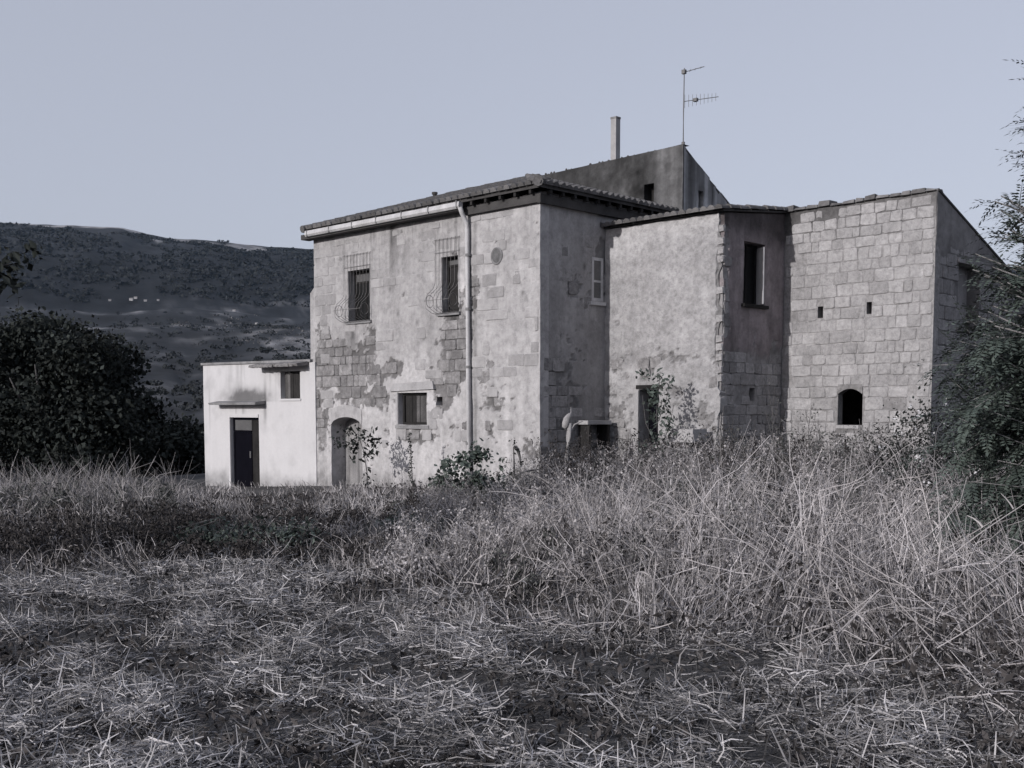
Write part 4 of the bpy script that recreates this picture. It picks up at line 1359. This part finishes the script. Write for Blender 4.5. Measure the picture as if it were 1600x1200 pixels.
p = h2w(2.35, 1.2)
sapling('ash_sapling', p, 'slim leafy sapling growing in front of the wing doorway', 'sapling', [(0, 0, -.1), (.03, 0, .9), (-.02, 0, 1.9), (.05, 0, 2.8)],
        [(rnd.gauss(0, .2) * (1.15 - .3 * z / 2.8), rnd.gauss(0, .2), z) for z in np.linspace(.7, 2.75, 34)], 15, .11, .085, 'leaf_green',
        limbs=[[(0, 0, 1.0), (.25, 0, 1.6), (.35, 0, 2.1)], [(0, 0, 1.2), (-.25, 0, 1.7), (-.33, 0, 2.3)], [(0, 0, 1.7), (.2, .1, 2.2), (.27, .1, 2.6)]])
p = h2w(-4.9, -1.2)
sapling('young_plum', p, 'small sapling with a dark leafy tuft leaning before the arched doorway', 'sapling', [(.15, 0, -.1), (.12, 0, .5), (.05, 0, 1.0), (-.1, 0, 1.45)],
        [(rnd.gauss(-.12, .2), rnd.gauss(0, .15), rnd.gauss(1.28, .16)) for _ in range(20)] + [(.25, 0, 1.15), (.28, 0, .95), (.13, 0, .5), (.12, 0, .2)], 12, .12, .08, 'leaf_dark')
p = h2w(-3.2, -1.0)
sapling('ivy_stalk', p, 'thin upright stalk wrapped in small dark leaves under the shuttered window', 'plant', [(0, 0, -.1), (-.02, 0, .6), (-.08, 0, 1.4)],
        [(-.07 * z / 1.3 + .015 * sin(9 * z), 0, z) for z in np.linspace(.05, 1.4, 28)], 7, .06, .03, 'leaf_dark')
p = (-.98, 20.6)
sapling('fig_bush', p, 'glossy dark green bush with broad leaves below the downpipe', 'bush', [(0, 0, -.1), (.05, 0, .4), (.1, 0, .8)],
        [(rnd.gauss(.28, .17), rnd.gauss(0, .15), rnd.uniform(.35, 1.2)) for _ in range(30)] + [(rnd.gauss(-.18, .11), rnd.gauss(0, .12), rnd.uniform(.4, 1.12)) for _ in range(18)] + [(.3, 0, 1.28), (.36, 0, 1.2)], 20, .085, .075, 'leaf_green', asp=.85,
        limbs=[[(0, 0, .1), (-.15, 0, .5), (-.2, 0, .85)], [(.05, 0, .2), (.3, 0, .6), (.32, 0, .95)]])
p = (.05, 21.0)
st_ = sapling('dead_vine_stump', p, 'dark forked stump with a sideways bare branch before the house corner', 'stump', [(0, 0, -.2), (.0, 0, .6), (-.02, 0, 1.3)],
              [(.02, 0, 1.25), (.05, 0, 1.2), (-.02, 0, 1.38), (-.12, 0, .78), (.12, 0, 1.0)], 8, .07, .05, 'leaf_dark', r0=.035)
MB().tube([(0, 0, .72), (.2, 0, .82), (.48, 0, .86)], [.028, .024, .016], 6).build('branch', M['bark'], st_)
MB().tube([(.0, 0, 1.3), (.06, 0, 1.24), (.1, .0, 1.1), (.12, 0, .9)], [.045, .04, .028, .012], 6).build('branch', M['bark'], st_)
MB().tube([(-.02, 0, .66), (-.2, 0, .55), (-.4, 0, .42)], [.026, .02, .012], 6).build('branch', M['bark'], st_)
for k, (x, y, h, lab) in enumerate([(h2w(4.1, 3.0)[0], h2w(4.1, 3.0)[1], 2.5, 'tall bare weed with thin branches before the slit in the reddish wall'), (h2w(4.75, 3.4)[0], h2w(4.75, 3.4)[1], 2.1, 'tall sparse weed between the reddish wall and the barn window'),
                                    (h2w(3.6, 2.2)[0], h2w(3.6, 2.2)[1], 1.9, 'tall pale weed by the ragged corner of the middle wing')]):
    tw = [[(0, 0, h * t), (.1 * s, .0, h * (t + .10)), (.2 * s, .0, h * (t + .24))] for t, s in ((.3, 1), (.38, -1), (.5, .9), (.56, -.9), (.68, .6), (.74, -.6))]
    sapling('tall_weed', (x, y), lab, 'weed', [(0, 0, -.1), (.02, 0, h * .4), (-.03, 0, h * .75), (.02, 0, h)],
            [(q[0] + rnd.gauss(0, .04), rnd.gauss(0, .06), q[2] + rnd.gauss(0, .1)) for l in tw for q in l], 9, .05, .07, 'leaf_grey', r0=.012, limbs=tw, group='tall weeds along the foot of the walls')

# low brambles
for x, y, s, lab in [(-3.35, 13.6, 1.0, 'low dark bramble clump in the dry grass towards the annex'), (-1.6, 15.6, .7, 'small dark bramble clump in front of the farmhouse wall')]:
    root = empty('bramble_bush', (x, y, tz(x, y)), lab, 'bush')
    c_, u = crown_pts([(0, 0, .16, .75 * s, .6 * s, .26 * s), (.55 * s, .1, .14, .5 * s, .5 * s, .22 * s), (-.5 * s, 0, .12, .45 * s, .5 * s, .2 * s)], 150, .3)
    P_ = np.repeat(c_, 14, 0) + R.normal(size=(150 * 14, 3)) * .07
    V, F, T = leaf_arrays(P_, .06, .65, .6)
    mesh_np('foliage', V, [F], M['leaf_green'], root, {'tone': T})
    for k in range(14):
        a = rnd.uniform(0, 2 * pi)
        MB().tube([(0, 0, 0), (.4 * s * cos(a), .4 * s * sin(a), .42 * s), (.85 * s * cos(a), .85 * s * sin(a), .3 * s)], [.007, .006, .003], 4).build('cane', M['bark'], root)


# ------------------------------------------------------------------ grass
def in_house(x, y, pad=0.0):
    lx = (x - O[0]) * cR + (y - O[1]) * sR
    ly = -(x - O[0]) * sR + (y - O[1]) * cR
    a = (lx > -14.6 - pad) & (lx < 0 + pad) & (ly > -.1 - pad) & (ly < 11)
    b = (lx > -.1) & (lx < XM + pad) & (ly > YM - pad) & (ly < 11)
    c = (lx > XM - .1) & (lx < XB + pad) & (ly > YB - pad) & (ly < 11.3)
    return a | b | c


def scatter(n, y0, y1, power=1.0, wid=.56):
    """points over the wedge in front of the viewpoint, denser where they are near"""
    y = y0 + (y1 - y0) * R.random(n) ** power
    x = (R.random(n) * 2 - 1) * (wid * y + 3.2)
    return x, y


def edge_y(x):
    """edge between the cut stubble and the tall weeds"""
    return np.interp(x, [-9, -5.5, -3.8, -1.7, .2, 1.6, 2.5, 3.2, 5], [12.5, 11.7, 11.4, 9.7, 7.8, 6.7, 5.3, 4.6, 4.2]) + .9 * (fbm(x * .9, x * 0 + 1, 6) - .5)


# cut stubble and lying straw
x, y = scatter(340000, 2.6, 15, 1.3)
k = (y < edge_y(x) + 1.3 + .8 * R.random(len(x)))
cl = fbm(x * 2.3, y * 2.3, 60, 4)
k &= R.random(len(x)) < np.clip(.42 + (cl - .42) * 4.5, .16, 1)
x, y, cl = x[k], y[k], cl[k]
n = len(x)
P_ = np.stack([x, y, terrain(x, y) + R.random(n) ** 1.6 * (.015 + .12 * np.clip((cl - .42) * 4, 0, 1))], 1)
up_ = R.random(n) < .09
lean = np.where(up_, R.uniform(.1, 1.0, n), R.uniform(1.3, 1.66, n))
ln = np.where(up_, R.uniform(.05, .18, n), R.uniform(.03, .19, n))
V, F, T, _, _ = ribbons(P_, R.uniform(0, 2 * pi, n), ln, lean, R.uniform(-.5, .6, n), R.uniform(.003, .0085, n) * (1 + .045 * y), 2, np.where(R.random(n) < .62, R.uniform(-.75, -.35, n), R.uniform(-.1, .75, n)) + (cl - .5) * 1.9, kink=.2, taper=.4)
g1 = mesh_np('cut_straw', V, [F], M['straw'], None, {'tone': np.clip(T, -.82, 1.1)})
tag(g1, kind='stuff')

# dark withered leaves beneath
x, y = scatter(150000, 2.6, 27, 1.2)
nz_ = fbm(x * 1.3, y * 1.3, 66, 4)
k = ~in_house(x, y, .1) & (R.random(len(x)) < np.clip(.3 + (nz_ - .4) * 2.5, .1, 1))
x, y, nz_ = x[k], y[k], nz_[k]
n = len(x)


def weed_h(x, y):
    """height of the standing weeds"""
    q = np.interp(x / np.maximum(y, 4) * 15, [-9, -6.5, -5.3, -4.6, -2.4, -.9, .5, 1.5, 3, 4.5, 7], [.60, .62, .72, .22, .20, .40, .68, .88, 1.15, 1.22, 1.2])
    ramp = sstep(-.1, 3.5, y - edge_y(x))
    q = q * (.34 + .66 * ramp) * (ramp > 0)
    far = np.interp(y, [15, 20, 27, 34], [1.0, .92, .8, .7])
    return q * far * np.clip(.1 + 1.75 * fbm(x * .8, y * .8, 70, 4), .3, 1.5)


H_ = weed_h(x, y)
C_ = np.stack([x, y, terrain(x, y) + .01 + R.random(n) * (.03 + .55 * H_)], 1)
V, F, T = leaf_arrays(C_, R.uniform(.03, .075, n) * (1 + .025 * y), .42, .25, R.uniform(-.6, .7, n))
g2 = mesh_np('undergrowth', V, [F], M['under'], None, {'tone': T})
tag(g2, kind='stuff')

# standing dry grass
x, y = scatter(150000, 3.4, 33, 1.1)
H_ = weed_h(x, y)
cl = fbm(x * 1.15, y * 1.15, 80, 4)
k = ~in_house(x, y, .15) & (H_ > .05) & (R.random(len(x)) < np.clip(.10 + (cl - .42) * 4.6, .04, 1))
lx_ = (x - O[0]) * cR + (y - O[1]) * sR
ly_ = -(x - O[0]) * sR + (y - O[1]) * cR
k &= ~((lx_ > -13.6) & (lx_ < -5.5) & (ly_ > -2.6) & (R.random(len(x)) < .45))        # trodden strip before the doors
k &= ~((y > 14) & (x > -.5) & (R.random(len(x)) < .5))
x, y, H_, cl = x[k], y[k], H_[k], cl[k]
n = len(x)
az0 = vnoise(x * .7, y * .7, 90) * 2 * pi * 1.4
az_ = az0 + R.normal(size=n) * .9
P_ = np.stack([x, y, terrain(x, y) - .01], 1)
ln = H_ * R.uniform(.45, 1.15, n) + .08
lean = np.abs(R.normal(size=n)) * .30 + .45 * (R.random(n) < .18)
V1, F1, T1, tip, dt = ribbons(P_, az_, ln, lean, R.uniform(.0, .9, n), R.uniform(.004, .010, n) * (1 + .05 * y), 3, np.where(R.random(n) < .55, R.uniform(-.75, -.3, n), R.uniform(0, .95, n)) + (cl - .5) * 1.8 + (fbm(x * .5 + 9, y * .5, 150, 3) - .5) * 1.9 - .25 * sstep(13, 18, y) * sstep(.5, 3, x) - .5 * sstep(-1.5, -4, x) * sstep(9, 12, y) * sstep(24, 20, y) + .2 * blob(x, y, 1.2, 13, 2.2, 3.5), kink=.12)
g3 = mesh_np('dry_grass', V1, [F1], M['tall'], None, {'tone': np.clip(T1, -.82, 1.3)})
tag(g3, kind='stuff')
# seed heads on part of them
k = (R.random(n) < .30) & (H_ > .3)
tp, tt, tn = tip[k], dt[k], np.clip(R.uniform(-.3, .5, k.sum()), -.8, .8)
m_ = len(tp)
az_s = R.uniform(0, 2 * pi, m_)
V, F, T, _, _ = ribbons(tp - tt * .02, az_s, R.uniform(.06, .16, m_), R.uniform(.3, 1.2, m_), R.uniform(.3, 1.4, m_), R.uniform(.005, .011, m_) * (1 + .04 * tp[:, 1]), 3, tn, taper=.3)
g4 = mesh_np('seed_heads', V, [F], M['tall'], None, {'tone': T})
tag(g4, kind='stuff')
# long bent and fallen stalks among the weeds
x, y = scatter(18000, 4.0, 22, 1.15)
H_ = weed_h(x, y)
k = ~in_house(x, y, .3) & (H_ > .12) & (x > -4.2 + .0 * y)
x, y, H_ = x[k], y[k], H_[k]
n = len(x)
P_ = np.stack([x, y, terrain(x, y) + R.random(n) * H_ * .75], 1)
V, F, T, _, _ = ribbons(P_, R.uniform(0, 2 * pi, n), R.uniform(.3, .85, n) * np.clip(H_ * 1.6, .5, 1.2), R.uniform(.7, 1.7, n), R.uniform(-.5, .6, n), R.uniform(.003, .0065, n) * (1 + .035 * y), 4, R.uniform(-.1, .8, n), kink=.12, taper=.6)
g5 = mesh_np('fallen_stalks', V, [F], M['tall'], None, {'tone': T})
tag(g5, kind='stuff')
# scrubby weeds in front of the trees
x = R.uniform(-15, -5.6, 15000)
y = R.uniform(17, 27, 15000)
cl = fbm(x * .9, y * .9, 95, 4)
k = (R.random(len(x)) < np.clip((cl - .40) * 4, 0.03, 1)) & ~in_house(x, y, .3) & (x / y < -.305)
x, y, cl = x[k], y[k], cl[k]
n = len(x)
P_ = np.stack([x, y, terrain(x, y)], 1)
V, F, T, _, _ = ribbons(P_, R.uniform(0, 2 * pi, n), R.uniform(.3, 1.0, n) * np.clip(2.6 * cl - .35, .25, 1.5), np.abs(R.normal(size=n)) * .45, R.uniform(0, 1.4, n), R.uniform(.009, .02, n), 3, R.uniform(-.75, .35, n) + (cl - .5) * 1.2, kink=.2)
g6 = mesh_np('dry_weeds', V, [F], M['tall'], None, {'tone': T})
tag(g6, kind='stuff')

# leafy weeds standing thickly along the walls and through the dry grass
def weed_mass(name, spots, m, leaf, per):
    Pl, Tl, St = [], [], []
    for x, y, h in spots:
        z = terrain(np.array([x]), np.array([y]))[0]
        ns = rnd.randint(2, 4)
        for q in range(ns):
            a, l = rnd.uniform(0, 2 * pi), rnd.uniform(.05, .32)
            hh = h * rnd.uniform(.65, 1.1)
            k = per
            t = R.random(k) ** .8
            pp = np.stack([x + sin(a) * l * t * hh + R.normal(size=k) * .06 * (1.2 - .5 * t), y + cos(a) * l * t * hh + R.normal(size=k) * .06, z + t * hh], 1)
            Pl.append(pp)
            Tl.append(np.full(k, rnd.uniform(-.45, .35)) + R.uniform(-.3, .4, k))
            St.append((x, y, z, a, l, hh))
    P_ = np.concatenate(Pl)
    V1, F1, T1 = leaf_arrays(P_, leaf, .42, .2, np.concatenate(Tl))
    St = np.array(St)
    V2, F2, T2, _, _ = ribbons(St[:, :3], St[:, 3], St[:, 5] * 1.06, np.arctan(St[:, 4]), np.zeros(len(St)), np.full(len(St), .014), 3, R.uniform(-.4, .5, len(St)), kink=.05)
    V, F, T = merge([(V1, F1, T1), (V2, F2, T2)])
    tag(mesh_np(name, V, [F], m, None, {'tone': T}), kind='stuff')


def belt(n, seed):
    r_ = random.Random(seed)
    out = []
    while len(out) < n:
        x, y = r_.uniform(-2.2, 7.6), r_.uniform(9.5, 24.5)
        if in_house(np.array([x]), np.array([y]), .15)[0] or y < float(edge_y(np.array([x]))[0]) + 1.8 or r_.random() > .3 + .7 * float(sstep(12, 20, y)):
            continue
        if fbm(np.array([x * .8]), np.array([y * .8]), 120 + seed)[0] < .44:
            continue
        h = float(np.interp(x / y * 20, [-2.5, -1, .3, 1.5, 4, 8], [.3, .38, .72, .95, 1.3, 1.45])) * (.62 + .38 * float(sstep(11, 18, y))) * r_.uniform(.5, 1.25)
        out.append((x, y, h))
    return out


weed_mass('green_weeds', belt(260, 1), M['leaf_grey'], .055, 55)
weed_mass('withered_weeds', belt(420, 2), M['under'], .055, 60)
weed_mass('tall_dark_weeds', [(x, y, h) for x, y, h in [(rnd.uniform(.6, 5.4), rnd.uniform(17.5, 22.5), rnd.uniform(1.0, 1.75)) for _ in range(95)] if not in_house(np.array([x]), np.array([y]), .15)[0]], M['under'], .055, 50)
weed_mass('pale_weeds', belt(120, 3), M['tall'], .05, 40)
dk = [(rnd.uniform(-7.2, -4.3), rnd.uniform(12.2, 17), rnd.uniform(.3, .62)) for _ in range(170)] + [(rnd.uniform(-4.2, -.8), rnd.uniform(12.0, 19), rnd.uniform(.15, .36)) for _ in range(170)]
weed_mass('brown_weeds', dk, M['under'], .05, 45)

dk = [(rnd.uniform(-.50, -.31) * yy, yy, rnd.uniform(.25, .75)) for yy in [rnd.uniform(17, 25) for _ in range(230)]]
weed_mass('grey_weeds', dk, M['leaf_grey'], .06, 40)
# branched dry stalks carrying seed clusters
xb, yb = R.uniform(-1.6, 7.4, 2600), 8.0 + 16 * R.random(2600) ** .8
kb = (yb > edge_y(xb) + 1.0) & ~in_house(xb, yb, .2) & (fbm(xb * .9, yb * .9, 140, 4) > .47)
xb, yb = xb[kb], yb[kb]
nb_ = len(xb)
hb = np.interp(xb / yb * 20, [-2.5, -1, .3, 1.5, 4, 8], [.45, .6, .95, 1.15, 1.35, 1.4]) * R.uniform(.6, 1.2, nb_) * (.6 + .4 * sstep(9, 15, yb))
Pb = np.stack([xb, yb, terrain(xb, yb)], 1)
tb = R.uniform(-.65, .55, nb_) - .2 * sstep(13, 18, yb)
ab = R.uniform(0, 2 * pi, nb_)
V1, F1, T1, tipb, db = ribbons(Pb, ab, hb, np.abs(R.normal(size=nb_)) * .16, R.uniform(0, .35, nb_), np.full(nb_, .006) * (1 + .05 * yb), 3, tb, kink=.06)
parts = [(V1, F1, T1)]
for q in range(9):
    t = R.uniform(.4, 1.0, nb_)
    rootp = Pb + (tipb - Pb) * t[:, None]
    V2, F2, T2, tip2, d2_ = ribbons(rootp, R.uniform(0, 2 * pi, nb_), R.uniform(.08, .26, nb_) * (1.25 - .5 * t), R.uniform(.35, 1.1, nb_), R.uniform(-.3, .6, nb_), np.full(nb_, .0045) * (1 + .05 * yb), 2, tb, kink=.1)
    parts.append((V2, F2, T2))
    cc_ = np.repeat(tip2, 4, 0) + R.normal(size=(nb_ * 4, 3)) * .022
    parts.append(leaf_arrays(cc_, .028, .6, .2, np.repeat(tb, 4) + R.uniform(-.2, .5, nb_ * 4)))
V, F, T = merge(parts)
tag(mesh_np('branched_stalks', V, [F], M['tall'], None, {'tone': np.clip(T, -.8, 1.0)}), kind='stuff')

# ------------------------------------------------------------------ far scrub and far houses
parts = []
for k in range(3600):
    a = rnd.uniform(-30, -8)
    rr = math.exp(rnd.uniform(math.log(75), math.log(1700)))
    x, y = rr * sin(radians(a)), rr * cos(radians(a))
    if fbm(np.array([a * 1.1]), np.array([rr * .01]), 33)[0] < .46:
        continue
    s = rnd.uniform(.6, 2.0) * (1 + rr / 1300)
    c_, u = crown_pts([(0, 0, s * .4, s * 1.3, s, s * .55)], 22, .5)
    V, F, T = leaf_arrays(c_ + np.array((x, y, tz(x, y))), s * .62, .8, .3, rnd.uniform(-.4, .5) + R.uniform(-.25, .35, 22))
    parts.append((V, F, T))
for k in range(3400):                                  # trees on the upper slope
    a, rr = rnd.uniform(-30, -8), rnd.uniform(1950, 3280)
    x, y = rr * sin(radians(a)), rr * cos(radians(a))
    if fbm(np.array([x / 200]), np.array([y / 300]), 36)[0] < .42:
        continue
    if hill_attr(np.array([x]), np.array([y]), 0)['bare'][0] > .12:
        continue
    s = rnd.uniform(3.5, 8.5)
    c_, u = crown_pts([(0, 0, s * .3, s * 1.5, s, s * .6)], 9, .5)
    V, F, T = leaf_arrays(c_ + np.array((x, y, tz(x, y))), s * .9, .8, .3, rnd.uniform(-.45, .15) + R.uniform(-.12, .15, 9))
    parts.append((V, F, T))
V, F, T = merge(parts)
tag(mesh_np('far_scrub', V, [F], M['far_leaf'], None, {'tone': T}), kind='stuff')

parts = []
for k in range(1500):                                  # pale outcrops on the lower terraces
    a, rr = rnd.uniform(-20, -9.5), math.exp(rnd.uniform(math.log(650), math.log(1850)))
    x, y = rr * sin(radians(a)), rr * cos(radians(a))
    w = max(blob(a, rr, -12.2, 1080, 1.7, 230), blob(a, rr, -14.2, 1450, 1.3, 220), blob(a, rr, -16.9, 1380, 1.0, 130), blob(a, rr, -10.8, 900, 1.0, 230))
    if rnd.random() > w * 1.1 or fbm(np.array([x / 22]), np.array([y / 40]), 63)[0] < .47:
        continue
    s = rnd.uniform(.5, 2.0) * rr / 1100
    P_ = np.array((x, y, tz(x, y))) + R.normal(size=(7, 3)) * np.array((s * 1.6, s, s * .25))
    parts.append(leaf_arrays(P_, s * 1.1, .7, .8, R.uniform(-.5, .3, 7)))
V, F, T = merge(parts)
tag(mesh_np('pale_outcrops', V, [F], M['far_rock'], None, {'tone': T}), kind='stuff')

for k, (a, rr, s, lab) in enumerate([
        (-19.1, 1960, 5.5, 'tiny white far house, outermost of the pair at the slope foot'), (-18.9, 1970, 5.0, 'tiny white far house, inner one of the close pair at the slope foot'), (-18.45, 1950, 4.5, 'tiny pale far house standing alone next to the pair'),
        (-17.85, 1950, 3.6, 'tiny dim far house between the pair and the pale terraces'), (-14.2, 1900, 4.5, 'tiny white far house above the pale terraces'), (-20.1, 1960, 4.0, 'tiny dim far house low above the dark tree crown'),
        (-13.1, 1560, 3.6, 'tiny far house among the pale rocky terraces')]):
    x, y = rr * sin(radians(a)), rr * cos(radians(a))
    z = tz(x, y)
    s *= .55
    e = empty('far_house', (x, y, z), lab, 'house', 'far houses below the hill', rz=rnd.uniform(-.5, .5))
    MB().box(-s, s, -s * .7, s * .7, -4, s * .9).build('wall', M['far_wall'], e)
    MB().poly([(-s * 1.1, -s * .8, s * .9), (s * 1.1, -s * .8, s * .9), (s * 1.1, s * .8, s * .9), (-s * 1.1, s * .8, s * .9), (-s * 1.1, 0, s * 1.35), (s * 1.1, 0, s * 1.35)],
              [(0, 1, 5, 4), (2, 3, 4, 5), (0, 4, 3), (1, 2, 5), (3, 2, 1, 0)]).build('roof', M['far_roof'], e)
